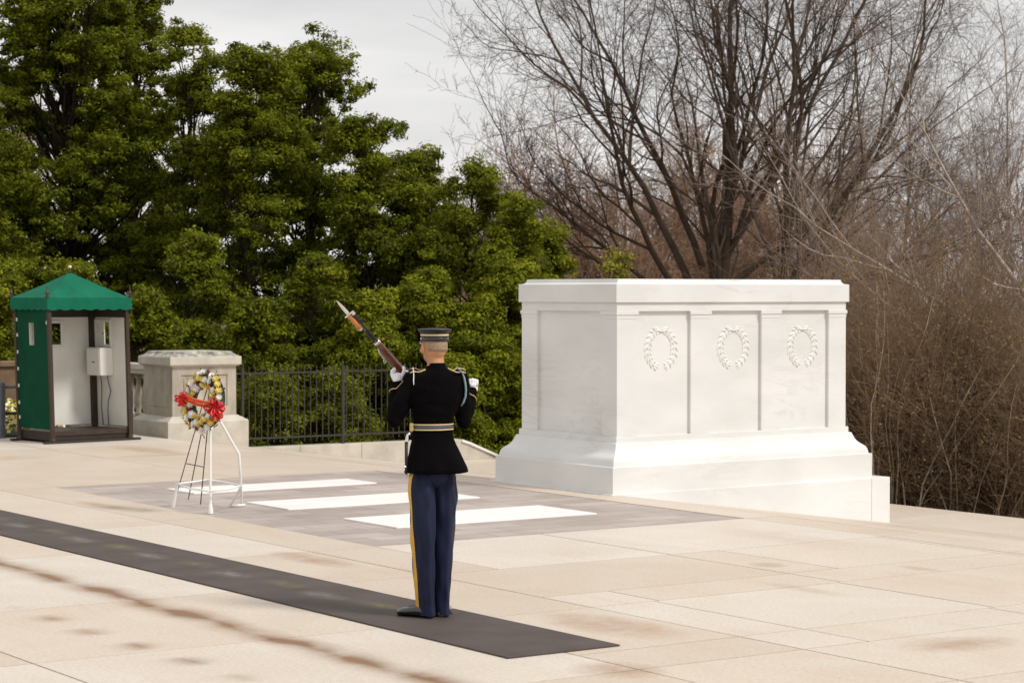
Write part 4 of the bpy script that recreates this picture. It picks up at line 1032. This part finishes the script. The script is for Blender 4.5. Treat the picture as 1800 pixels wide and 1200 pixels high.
    m = MB(); m.tube([W(S(76),.03), W(S(84),.040), W(S(96),.046), W(S(104),.05)], .0045, 6, flat=(1,1)); m.tube([W(S(96),.036), W(S(99),.06), W(S(105),.058)], .0028, 6); P(m, 'sling_swivel', M['silver'], par=e, smooth=True)
    ba = empty('tmp'); D.objects.remove(ba)
    off = .034
    m = MB(); tip = W(-S(33), off*.72)
    vs = []
    for s, h, th in ((-S(4),.012,.003),(-S(12),.012,.003),(-S(20),.0105,.0025),(-S(28),.007,.002),(-S(34.5),.001,.0005)):
        c_ = W(s, off*.75); vs.append([c_+dn*h, c_+sd2*th, c_-dn*h, c_-sd2*th])
    m.rings(vs); bl_ = P(m, 'bayonet_blade', M['silver'], par=e)
    m = MB(); m.tube([W(-S(1.5),-.014), W(-S(1.5),off+.024)], .0065, 8); m.tube([W(-S(1.5),-.002), W(S(3),-.002)], .014, 14); P(m, 'bayonet_guard', M['silver'], par=e, smooth=True, auto=50)
    m = MB(); m.rings([oval(S(.5),off*.9,.0155,.011), oval(S(6),off*.9,.0135,.012), oval(S(14),off*.9,.0155,.013), oval(S(21),off*.9,.0145,.012), oval(S(27),off*.9,.0175,.013), oval(S(29),off*.9,.014,.010)]); P(m, 'bayonet_grip', M['amber'], par=e, smooth=True, auto=60)
    m = MB(); m.rings([oval(S(29),off*.9,.015,.011), oval(S(32),off*.9,.013,.010)]); P(m, 'pommel', M['silver'], par=e)
guard()

# ------------------------------------------------------------------ vegetation
def seg_mesh(name, A, B, RA, RB, ma, parent=None, sides=3):
    A, B, RA, RB = map(np.asarray, (A, B, RA, RB)); n = len(A)
    d = B-A; d /= np.maximum(np.linalg.norm(d, axis=1), 1e-6)[:,None]
    up = np.where(np.abs(d[:,2:3]) < .9, np.array([[0,0,1.]]), np.array([[1.,0,0]]))
    u = np.cross(d, up); u /= np.linalg.norm(u, axis=1)[:,None]; v = np.cross(d, u)
    q = np.arange(sides)*2*PI/sides; cs, sn = np.cos(q), np.sin(q)
    o = u[:,None,:]*cs[None,:,None] + v[:,None,:]*sn[None,:,None]
    V = np.concatenate([A[:,None,:]+o*RA[:,None,None], B[:,None,:]+o*RB[:,None,None]], 1).reshape(-1,3)
    b = (np.arange(n)*2*sides)[:,None]; j = np.arange(sides); k = (j+1) % sides
    F = np.stack([b+j, b+k, b+sides+k, b+sides+j], -1).reshape(-1,4)
    return raw_mesh(name, V, F, ma, parent, smooth=True)

def grow(seed, trunks, levels, maxseg=80000):
    """branching skeleton; trunks = [(p, dir, length, radius)], levels = per level dict"""
    R = random.Random(seed); out = []
    st = [(Vector(p), Vector(d).normalized(), L_, r, 0) for p, d, L_, r in trunks]
    nextl = []
    while (st or nextl) and len(out) < maxseg:
        if not st: st = nextl; nextl = []; R.shuffle(st)
        p, d, L_, r, lv = st.pop()
        c = levels[lv]; n = c['n']; sl_ = L_/n; nxt = levels[lv+1] if lv+1 < len(levels) else None
        rr = r
        for i in range(n):
            d = (d + Vector((R.gauss(0,1), R.gauss(0,1), R.gauss(0,1)))*c['wob'] + Vector((0,0,c['up']))).normalized()
            q = p + d*sl_; r2 = max(r*(1-(i+1)/n*(1-c['tip'])), c.get('rmin', .003))
            out.append((p, q, rr, r2, lv)); p = q; rr = r2
            f = (i+1)/n
            if nxt and f >= c['from']:
                k = c['kids']; m_ = int(k) + (R.random() < k-int(k))
                for _ in range(m_):
                    ax = d.cross(Vector((R.gauss(0,1), R.gauss(0,1), R.gauss(0,1)))).normalized()
                    ang = R.uniform(*c['ang']); nd = (d*math.cos(ang) + ax*math.sin(ang)).normalized()
                    nextl.append((p.copy(), nd, L_*R.uniform(*c['len'])*(1.15-.55*f), rr*R.uniform(.5,.72), lv+1))
            if nxt and i == n-1:
                nextl.append((p.copy(), d.copy(), L_*.55, rr*.95, lv+1))
    return out

def bare_tree(name, seed, trunks, levels, barkm, twigm, split=2, maxseg=80000):
    sg = grow(seed, trunks, levels, maxseg)
    root = empty(name)
    for part, sel, ma, sides in (('limbs', [s for s in sg if s[4] < split], barkm, 6), ('twigs', [s for s in sg if s[4] >= split], twigm, 3)):
        A = np.array([tuple(s[0]) for s in sel]); B_ = np.array([tuple(s[1]) for s in sel])
        if part == 'limbs': B_ = B_ + (B_-A)*.04
        seg_mesh(part, A, B_, np.array([s[2] for s in sel]), np.array([s[3] for s in sel]), ma, root, sides)
    return root
def put(o, x, t, z=None, rz=0., s=1., sz=None, **k):
    p = vw(x, t); o.location = (p[0], p[1], gz(p[0], p[1])-.05 if z is None else z); o.rotation_euler = (0,0,rz); o.scale = (s,s,sz or s); tag(o, **k)
def dup(o):
    r = o.copy(); COL.objects.link(r)
    for ch in list(o.children):
        c = ch.copy(); COL.objects.link(c); c.parent = r
    return r

def vase(seed, n, spread, length, r0, h0=3.6):
    R = random.Random(seed); T = [((0,0,0), (0,0,1), h0, r0)]
    return T
LV_big = [
    dict(n=11, wob=.075, up=.012, tip=.26, kids=.8, ang=(.35,.7), len=(.42,.60), **{'from': .25}),
    dict(n=7, wob=.12, up=.03, tip=.35, kids=.95, ang=(.4,.85), len=(.38,.58), **{'from': .2}),
    dict(n=5, wob=.16, up=.03, tip=.4, kids=1.2, ang=(.45,1.0), len=(.42,.66), **{'from': .2}),
    dict(n=4, wob=.17, up=.02, tip=.5, kids=1.3, ang=(.5,1.1), len=(.45,.72), rmin=.0045, **{'from': .25}),
    dict(n=3, wob=.22, up=.0, tip=.6, kids=.9, ang=(.5,1.2), len=(.5,.8), rmin=.004, **{'from': .3}),
    dict(n=2, wob=.28, up=.0, tip=.7, kids=0, ang=(.5,1.2), len=(.5,.8), rmin=.0035, **{'from': 2}),
]
def limbs(seed, n, a0, a1, L0, L1, r, z0, z1, sq=1.0, bias=0.):
    R = random.Random(seed); T = []
    for i in range(n):
        az = 2*PI*i/n + R.uniform(-.3,.3); tilt = R.uniform(a0, a1); rl = R.uniform(L0, L1)
        T.append(((0,0,R.uniform(z0,z1)), (math.sin(tilt)*math.cos(az)+bias*CT, math.sin(tilt)*math.sin(az)*sq-bias*ST, math.cos(tilt)), rl*(1-.26*tilt), r*R.uniform(.7,1)))
    return T
# the two big spreading trees behind the tomb
def fan(cx, t, rows, base=-5.1):                # limbs given as start (photo column, row), lean in the picture, depth lean, length, radius
    k = FPX/t; out = []
    for x, y, u, d, L_, r in rows:
        z = H+(HZ-y)/k-base; a = math.sqrt(max(.05, 1-u*u-d*d))
        out.append((((x-cx)/k*CT, -(x-cx)/k*ST, z), (u*CT+d*ST, -u*ST+d*CT, a), L_, r))
    return out
A = bare_tree('bare_tree', 21, [((0,0,-.3),(0,0,1),13.5,.30)] + fan(1250, 62, [(1205,560,-.84,.1,4.8,.075),(1206,545,-.72,.3,6.2,.085),(1212,540,-.58,-.3,7.6,.10),(1222,520,-.42,.3,9.6,.115),(1235,470,-.22,-.2,8.8,.10),(1262,430,.20,.2,8.6,.10),(1268,470,.42,-.2,9.2,.11),(1262,520,.62,.3,8.6,.10),(1255,545,.05,.6,8.0,.09),(1250,400,-.1,-.5,7.6,.085),(1270,560,.82,-.1,7.6,.08)]), LV_big, M['bark'], M['twig'], 3, 70000)
put(A, 1250, 62, rz=0, label='huge bare tree with wide fan of dark limbs rising behind the middle of the tomb', cat='tree')
B = bare_tree('bare_tree', 34, [((0,0,-.3),(.10,-.02,1),12.5,.20)] + fan(1375, 58, [(1370,540,.30,.2,10.0,.10),(1378,500,.50,-.2,8.6,.10),(1365,470,-.28,.2,7.6,.08),(1385,545,.70,.2,6.6,.075),(1380,420,.12,-.3,8.0,.085)], -4.9), LV_big, M['bark'], M['twig'], 3, 42000)
put(B, 1375, 58, rz=0, label='tall bare tree leaning right behind the right end of the tomb', cat='tree')
# lighter upright trees on the right and behind
LV_up = [
    dict(n=12, wob=.022, up=.03, tip=.2, kids=1.9, ang=(.35,.7), len=(.22,.40), **{'from': .3}),
    dict(n=5, wob=.08, up=.08, tip=.4, kids=1.8, ang=(.35,.8), len=(.4,.65), **{'from': .2}),
    dict(n=4, wob=.12, up=.05, tip=.5, kids=1.9, ang=(.4,.9), len=(.45,.7), rmin=.005, **{'from': .2}),
    dict(n=3, wob=.18, up=.02, tip=.6, kids=1.7, ang=(.4,1.0), len=(.45,.75), rmin=.0045, **{'from': .3}),
    dict(n=2, wob=.22, up=.0, tip=.7, kids=0, ang=(.5,1.2), len=(.5,.8), rmin=.004, **{'from': 2}),
]
U1 = bare_tree('bare_tree', 51, [((0,0,-.3),(0,0,1),12.5,.14)], LV_up, M['twigp'], M['twigp'], 2, 13000)
U2 = bare_tree('bare_tree', 52, [((0,0,-.3),(.05,.02,1),11.5,.12),((0,0,1.5),(-.2,.1,1),9.5,.09)], LV_up, M['twigp'], M['twigp'], 2, 15000)
LV_bush = [
    dict(n=6, wob=.09, up=.04, tip=.35, kids=2.0, ang=(.4,.9), len=(.4,.62), **{'from': .15}),
    dict(n=5, wob=.12, up=.03, tip=.4, kids=2.0, ang=(.4,1.0), len=(.4,.62), **{'from': .2}),
    dict(n=4, wob=.16, up=.02, tip=.5, kids=2.1, ang=(.4,1.0), len=(.45,.7), rmin=.007, **{'from': .2}),
    dict(n=3, wob=.2, up=.0, tip=.6, kids=2.0, ang=(.5,1.1), len=(.5,.75), rmin=.006, **{'from': .3}),
    dict(n=2, wob=.25, up=.0, tip=.7, kids=0, ang=(.5,1.2), len=(.5,.8), rmin=.0055, **{'from': 2}),
]
R1 = bare_tree('bare_tree', 61, [((0,0,-.3),(0,0,1),4.2,.16)] + limbs(5, 6, .3, .95, 5.2, 6.2, .10, 2.0, 4.0), LV_bush, M['twigr'], M['twigr'], 2, 36000)
R2 = bare_tree('bare_tree', 62, [((0,0,-.3),(0,0,1),3.6,.16)] + limbs(6, 7, .3, 1.1, 4.6, 5.8, .10, 1.5, 3.6), LV_bush, M['twigr'], M['twigr'], 2, 36000)
g1 = 'slender pale bare trees on the right'; g2 = 'lower russet bare trees in the wood behind'
ups = [(1570,76,U1,0,1.0,'slender bare tree just right of the tomb, its top near the frame'),(1505,84,U2,1.2,1.0,'twin stemmed slender bare tree behind the right end of the tomb'),(1655,80,U2,2.6,.93,'slender bare tree in the middle of the right hand group'),
       (1725,74,U1,4.1,.80,'slender bare tree right of the middle of the group'),(1800,66,U1,3.0,.92,'slender bare tree at the right edge of the photo')]
used = set()
for x, t, src, rz, s, lab in ups:
    o = src if id(src) not in used else dup(src); used.add(id(src))
    put(o, x, t, rz=rz, s=s, label=lab, cat='tree', group=g1)
lows = [(905,92,R1,0,1.2,'bushy russet tree behind the evergreens left of the tomb'),(985,86,R2,1,1.3,'bushy russet tree above the left corner of the tomb'),(1075,95,R1,2,1.35,'bushy russet tree above the near corner of the tomb'),
        (1165,90,R2,3,1.3,'bushy russet tree left of the huge bare trunk'),(1270,98,R1,4,1.4,'bushy russet tree right behind the huge bare trunk'),(1350,88,R2,5,1.3,'bushy russet tree between the two big bare trees'),
        (1440,92,R1,.6,1.3,'bushy russet tree above the right end of the tomb'),(1540,78,R2,1.6,.80,'bushy russet tree just past the right end of the tomb'),(1630,74,R1,2.4,.72,'bushy russet tree in the thicket, left part'),
        (1715,78,R2,3.4,.80,'bushy russet tree in the thicket, middle part'),(1800,70,R1,4.4,.72,'bushy russet tree in the thicket, right part'),(-20,70,R2,2.2,1.5,'bare brown tree at the top left corner behind the evergreens')]
for x, t, src, rz, s, lab in lows:
    o = src if id(src) not in used else dup(src); used.add(id(src))
    put(o, x, t, rz=rz, s=s, label=lab, cat='tree', group=g2)
# near tree on the right edge whose pale limbs reach in
LV_n = [dict(n=7, wob=.07, up=.0, tip=.3, kids=1.3, ang=(.4,.9), len=(.35,.6), **{'from': .2}), dict(n=6, wob=.11, up=.03, tip=.35, kids=1.6, ang=(.4,1.0), len=(.4,.6), **{'from': .2}),
        dict(n=4, wob=.16, up=.02, tip=.5, kids=1.6, ang=(.4,1.1), len=(.45,.7), rmin=.003, **{'from': .2}), dict(n=3, wob=.2, up=.0, tip=.6, kids=0, ang=(.5,1.2), len=(.5,.8), rmin=.0025, **{'from': 2})]
def vdir(u, z, d=0.): return (u*CT+d*ST, -u*ST+d*CT, z)
N1 = bare_tree('bare_tree', 71, [((0,0,0),(0,0,1),6.5,.13),((0,0,3.5),vdir(-.82,.50),4.6,.060),((0,0,5.0),vdir(-.62,.8),4.6,.055),((0,0,2.6),vdir(-.9,.35,.2),3.4,.045),((0,0,4.3),vdir(-.75,.62,-.2),5.2,.055)], LV_n, M['palebark'], M['twigp'], 2, 9000)
put(N1, 1868, 38, label='pale barked bare tree outside the right edge whose limbs reach over the thicket', cat='tree')
N2 = bare_tree('bare_tree', 74, [((0,0,0),vdir(-.25,1),5.4,.07),((0,0,.8),vdir(-.55,.9),4.6,.05)], LV_n, M['palebark'], M['twigp'], 2, 6000)
put(N2, 1640, 46, label='thin pale bare tree leaning left over the thicket', cat='tree')

# thicket of bare shrubs at the right
LV_s = [
    dict(n=9, wob=.095, up=.03, tip=.3, kids=1.5, ang=(.25,.7), len=(.25,.45), rmin=.004, **{'from': .2}),
    dict(n=4, wob=.12, up=.04, tip=.5, kids=1.7, ang=(.3,.9), len=(.4,.65), rmin=.003, **{'from': .2}),
    dict(n=3, wob=.2, up=.02, tip=.6, kids=1.5, ang=(.4,1.1), len=(.45,.8), rmin=.0026, **{'from': .2}),
    dict(n=2, wob=.28, up=0, tip=.7, kids=0, ang=(.5,1.2), len=(.5,.8), rmin=.0022, **{'from': 2}),
]
def thicket(seed, nst, hgt, leaves, ra=.012, rb=.028, keep=1.):
    R = random.Random(seed); T = []
    for i in range(nst):
        a = R.uniform(0, 2*PI); rr = .55*math.sqrt(R.random()); ti = abs(R.gauss(0,.16)); a2 = a + R.gauss(0,.6)
        T.append(((rr*math.cos(a), rr*math.sin(a), -.1), (math.sin(ti)*math.cos(a2), math.sin(ti)*math.sin(a2), math.cos(ti)), hgt*R.uniform(.6,1.05), R.uniform(ra, rb)))
    sg = grow(seed+1, T, LV_s, 26000); root = empty('bare_shrub')
    sel = [s for s in sg if s[4] < 1]; tw = [s for s in sg if s[4] >= 1 and (s[4] == 1 or R.random() < keep)]
    for part, q, ma, sides in (('stems', sel, M['twigt'], 4), ('twigs', tw, M['twigg'], 3)):
        seg_mesh(part, np.array([tuple(s[0]) for s in q]), np.array([tuple(s[1]) for s in q]), np.array([s[2] for s in q]), np.array([s[3] for s in q]), ma, root, sides)
    rng = np.random.default_rng(seed); E_ = np.array([tuple(s[1]) for s in tw]); P = E_[rng.integers(0, len(E_), leaves)] + rng.normal(0,.03,(leaves,3))
    V, F = leaf_cards(P, rng.normal(0,1,(leaves,3)), rng.uniform(.012,.028,leaves), rng, .55)
    raw_mesh('dry_leaves', V, F, M['leafbrown'], root, col=rng.uniform(0,1,len(F)))
    return root
def leaf_cards(P, nrm, ln, rng, ratio=.5):
    n = len(P); nrm = nrm/np.maximum(np.linalg.norm(nrm, axis=1), 1e-6)[:,None]
    a = np.cross(nrm, rng.normal(0,1,(n,3))); a /= np.maximum(np.linalg.norm(a, axis=1), 1e-6)[:,None]; b = np.cross(nrm, a)
    l = ln[:,None]; w_ = l*ratio
    V = np.stack([P-a*l, P+b*w_-a*l*.1, P+a*l, P-b*w_-a*l*.1], 1).reshape(-1,3)
    return V, np.arange(4*n).reshape(-1,4)
S0 = thicket(95, 26, 3.7, 3000, .011, .022, .6)
S1, S2, S3 = thicket(81, 20, 3.9, 20000), thicket(83, 16, 3.3, 15000), thicket(87, 22, 3.6, 22000)
R = random.Random(5); n_s = 0
spots = []
for row, (t, x0, x1, st) in enumerate(((32.2,1590,1830,62),(34,1520,1850,58),(36.5,1490,1860,56),(39.5,1480,1870,74))):
    x = x0
    while x <= x1: spots.append((x + R.uniform(-14,14), t + R.uniform(-.5,.5))); x += st
for i, x in enumerate((1555, 1625, 1700, 1762)):
    o = S0 if i == 0 else dup(S0); p = vw(x, 31.6 + .4*(i % 2))
    o.location = (p[0], p[1], gz(p[0], p[1])-.1); o.rotation_euler = (0,0,i*1.7); o.scale = (1,1,(1,.85,.95,.8)[i])
    tag(o, ('pale upright shrub stems nearest the right end of the tomb','second clump of pale upright stems right of the tomb','third clump of pale upright stems right of the tomb','rightmost clump of pale upright stems at the pavement edge')[i], 'shrub', 'pale leafless shrubs at the pavement edge')
for i, (x, t) in enumerate(spots):
    src = (S1,S2,S3)[i % 3]; o = src if i < 3 else dup(src)
    p = vw(x, t); s = R.uniform(.85,1.1)
    o.location = (p[0], p[1], gz(p[0], p[1])-.1); o.rotation_euler = (0,0,R.uniform(0,6.28)); o.scale = (s,s,s*R.uniform(.66,.84))
    tag(o, 'tan bare shrub in the dense thicket right of the tomb', 'shrub', 'bare shrubs of the thicket right of the tomb')

# leafy trees
def crown(seed, base_z, top_z, rad, n_lobe, clump_n, leaf_n, leaf_len, shape):
    """clump centres spread over branch-end lobes inside an uneven envelope"""
    rng = np.random.default_rng(seed); C_ = []; H_ = top_z-base_z; lobes = []
    i = 0
    while i < n_lobe:
        f = rng.uniform(0, 1)
        if rng.uniform() > shape(f)*.8+.38: continue
        if i < 4: f = (1.0, .95, .9, .85)[i]
        i += 1
        az = rng.uniform(0, 2*PI); env = rad*shape(f)
        lr = np.clip(rad*rng.uniform(.17,.27), .26, .52)*(1.1-.35*f)
        rr = max(0, env-lr*.6)*math.sqrt(rng.uniform(.12, 1.1))
        c = np.array([rr*math.cos(az), rr*math.sin(az), base_z+H_*f])
        lobes.append((c, lr))
        k = clump_n
        d = rng.normal(0, 1, (k,3)); d /= np.linalg.norm(d, axis=1)[:,None]; d[:,2] = d[:,2]*.60 + .05
        C_.append(c + d*lr*rng.uniform(.2,1.75,(k,1)))
    C_ = np.concatenate(C_); n = len(C_)
    cr_ = rng.uniform(.10,.26,n)
    k = leaf_n; d = rng.normal(0,1,(n,k,3)); d /= np.linalg.norm(d, axis=2)[:,:,None]
    d[:,:,2] = d[:,:,2]*.6 + .10
    P = C_[:,None,:] + d*cr_[:,None,None]*rng.uniform(.3,1.25,(n,k,1))
    nr = d*.8 + np.array([0,0,.7]) + rng.normal(0,.5,(n,k,3))
    ln = leaf_len*rng.uniform(.6,1.25,(n,k))
    tint = np.clip(rng.uniform(.1,.8,(n,1)) + rng.normal(0,.2,(n,k)) , 0, 1)
    V, F = leaf_cards(P.reshape(-1,3), nr.reshape(-1,3), ln.ravel(), rng, .46)
    return V, F, tint.ravel(), lobes, C_
egg = lambda f: (.80+.2*min(1, f/.25)) * max(0., 1-max(0, f-.12)/.93)**.52 + .08
def leafy(x, t, top_y, rad, lab, ma='leaf', n_lobe=46, clump_n=13, leaf_n=112, leaf_len=.045, low=.06, seed=1, group='leafy evergreen trees on the left', name='evergreen_tree', shape=egg, cat='tree', lowz=None):
    px_, py_, _ = vw(x, t); g = gz(px_, py_); top = H + (HZ-top_y)/FPX*t - g
    bz = (top*low) if lowz is None else lowz-g
    root = empty(name, (px_, py_, g), label=lab, cat=cat, group=group)
    V, F, T, lobes, C_ = crown(seed, bz, top-.25, rad, n_lobe, clump_n, leaf_n, leaf_len, shape)
    raw_mesh('crown', V, F, M[ma], root, col=T)
    R = random.Random(seed); A=[];B_=[];ra=[];rb=[]
    tr = max(.05, rad*.055); K = 10
    tp = [Vector((R.gauss(0,.02)*i, R.gauss(0,.02)*i, (top*.93)*i/K)) for i in range(K+1)]
    for i in range(K): A.append(tp[i]); B_.append(tp[i+1]); ra.append(tr*(1-i/K*.85)); rb.append(tr*(1-(i+1)/K*.85))
    for c, lr in lobes:
        c = Vector(c); f = max(.05, min(.9, (c.z - .25*math.hypot(c.x,c.y))/(top*.93)*.85)); s = Vector(tp[int(f*K)]).lerp(tp[min(K,int(f*K)+1)], f*K-int(f*K)); q = s
        for j in range(1,6):
            p = s.lerp(c, j/5) + Vector((R.gauss(0,.05), R.gauss(0,.05), R.gauss(0,.04)-.25*lr*math.sin(j/5*PI)))
            A.append(q); B_.append(p); r0 = tr*.34*(1-(j-1)/5*.8); ra.append(r0); rb.append(tr*.34*(1-j/5*.8)); q = p
    rng = np.random.default_rng(seed)
    for i, (c, lr) in enumerate(lobes):
        for cc in C_[i*clump_n:(i+1)*clump_n][::2]: A.append(Vector(c)); B_.append(Vector(cc)); ra.append(.012); rb.append(.005)
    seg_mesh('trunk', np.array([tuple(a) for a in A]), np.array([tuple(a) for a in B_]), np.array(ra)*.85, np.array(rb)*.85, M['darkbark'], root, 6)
    return root
leafy(-60, 45, 40, 2.3, 'dark evergreen tree cut by the left edge of the photo', seed=101, n_lobe=120)
leafy(120, 47, -150, 2.9, 'tallest evergreen tree, filling the upper left corner', seed=102, n_lobe=260, clump_n=11, leaf_len=.048)
leafy(235, 49.5, -60, 2.0, 'evergreen tree on the right shoulder of the tallest one', seed=103, n_lobe=150, clump_n=11, leaf_len=.048)
leafy(345, 46, 45, 1.95, 'pointed evergreen tree left of the gap in the skyline', seed=104, n_lobe=150, clump_n=11)
leafy(445, 44, 75, 1.7, 'narrow evergreen tree in the middle of the row', seed=105, n_lobe=120, clump_n=11)
leafy(545, 46, 55, 2.3, 'evergreen tree with the domed top left of the open sky', seed=106, n_lobe=200, clump_n=11)
leafy(650, 44, 200, 1.6, 'evergreen tree on the falling skyline above the bayonet', seed=107, n_lobe=105, clump_n=11)
leafy(735, 45, 258, 1.6, 'evergreen tree directly above the guard', seed=108, n_lobe=105, clump_n=11)
leafy(825, 43, 285, 1.45, 'evergreen tree between the guard and the tomb', seed=109, n_lobe=95, clump_n=11)
leafy(905, 42, 335, 1.2, 'brighter green tree against the left side of the tomb', 'leafb', seed=110, n_lobe=70, clump_n=11)
leafy(965, 43.5, 395, .75, 'small bright green tree peeping over the left corner of the tomb', 'leafb', seed=111, n_lobe=30)
leafy(1080, 40, 430, .55, 'yellow green sapling peeping over the top of the tomb', 'leafy', seed=112, n_lobe=12, clump_n=6, leaf_n=50, group='leafy trees over the tomb')
shr = lambda f: math.sqrt(max(0.05, 1-(f*.95)**2))
g3 = 'leafy shrubs behind the fence'
for i, (x, t, ty, rad, ma, lab) in enumerate(((-10,39.5,450,1.2,'leafb','leafy shrub behind the left side of the sentry booth'),(125,40.5,455,1.0,'leaf','leafy shrub hidden behind the booth roof'),(250,38.5,500,.95,'leaf','leafy shrub between the booth and the stone pier'),
        (345,40.5,400,1.15,'leaf','leafy shrub rising behind the stone pier'),(450,38.9,520,.9,'leaf','leafy shrub behind the left end of the fence'),(545,40,440,1.15,'leaf','leafy shrub behind the tall fence post'),
        (640,39.6,500,.95,'leafb','leafy shrub behind the rifle'),(740,41,470,1.0,'leafb','leafy shrub right behind the head of the guard'),(850,40.6,520,.85,'leafb','bright leafy shrub between the guard and the tomb'),(900,41.2,450,.8,'leafb','bright leafy shrub touching the tomb'),(800,39.8,620,.6,'leafb','low bright shrub beside the guard\'s right elbow'),(590,38.2,640,.65,'leaf','low shrub close behind the fence'),(470,37.6,650,.6,'leaf','low shrub close behind the fence next to the pier'))):
    leafy(x, t, ty, rad, lab, ma, n_lobe=42, clump_n=12, leaf_n=110, leaf_len=.044, seed=200+i, group=g3, name='leafy_shrub', shape=shr, cat='shrub', lowz=-1.9)
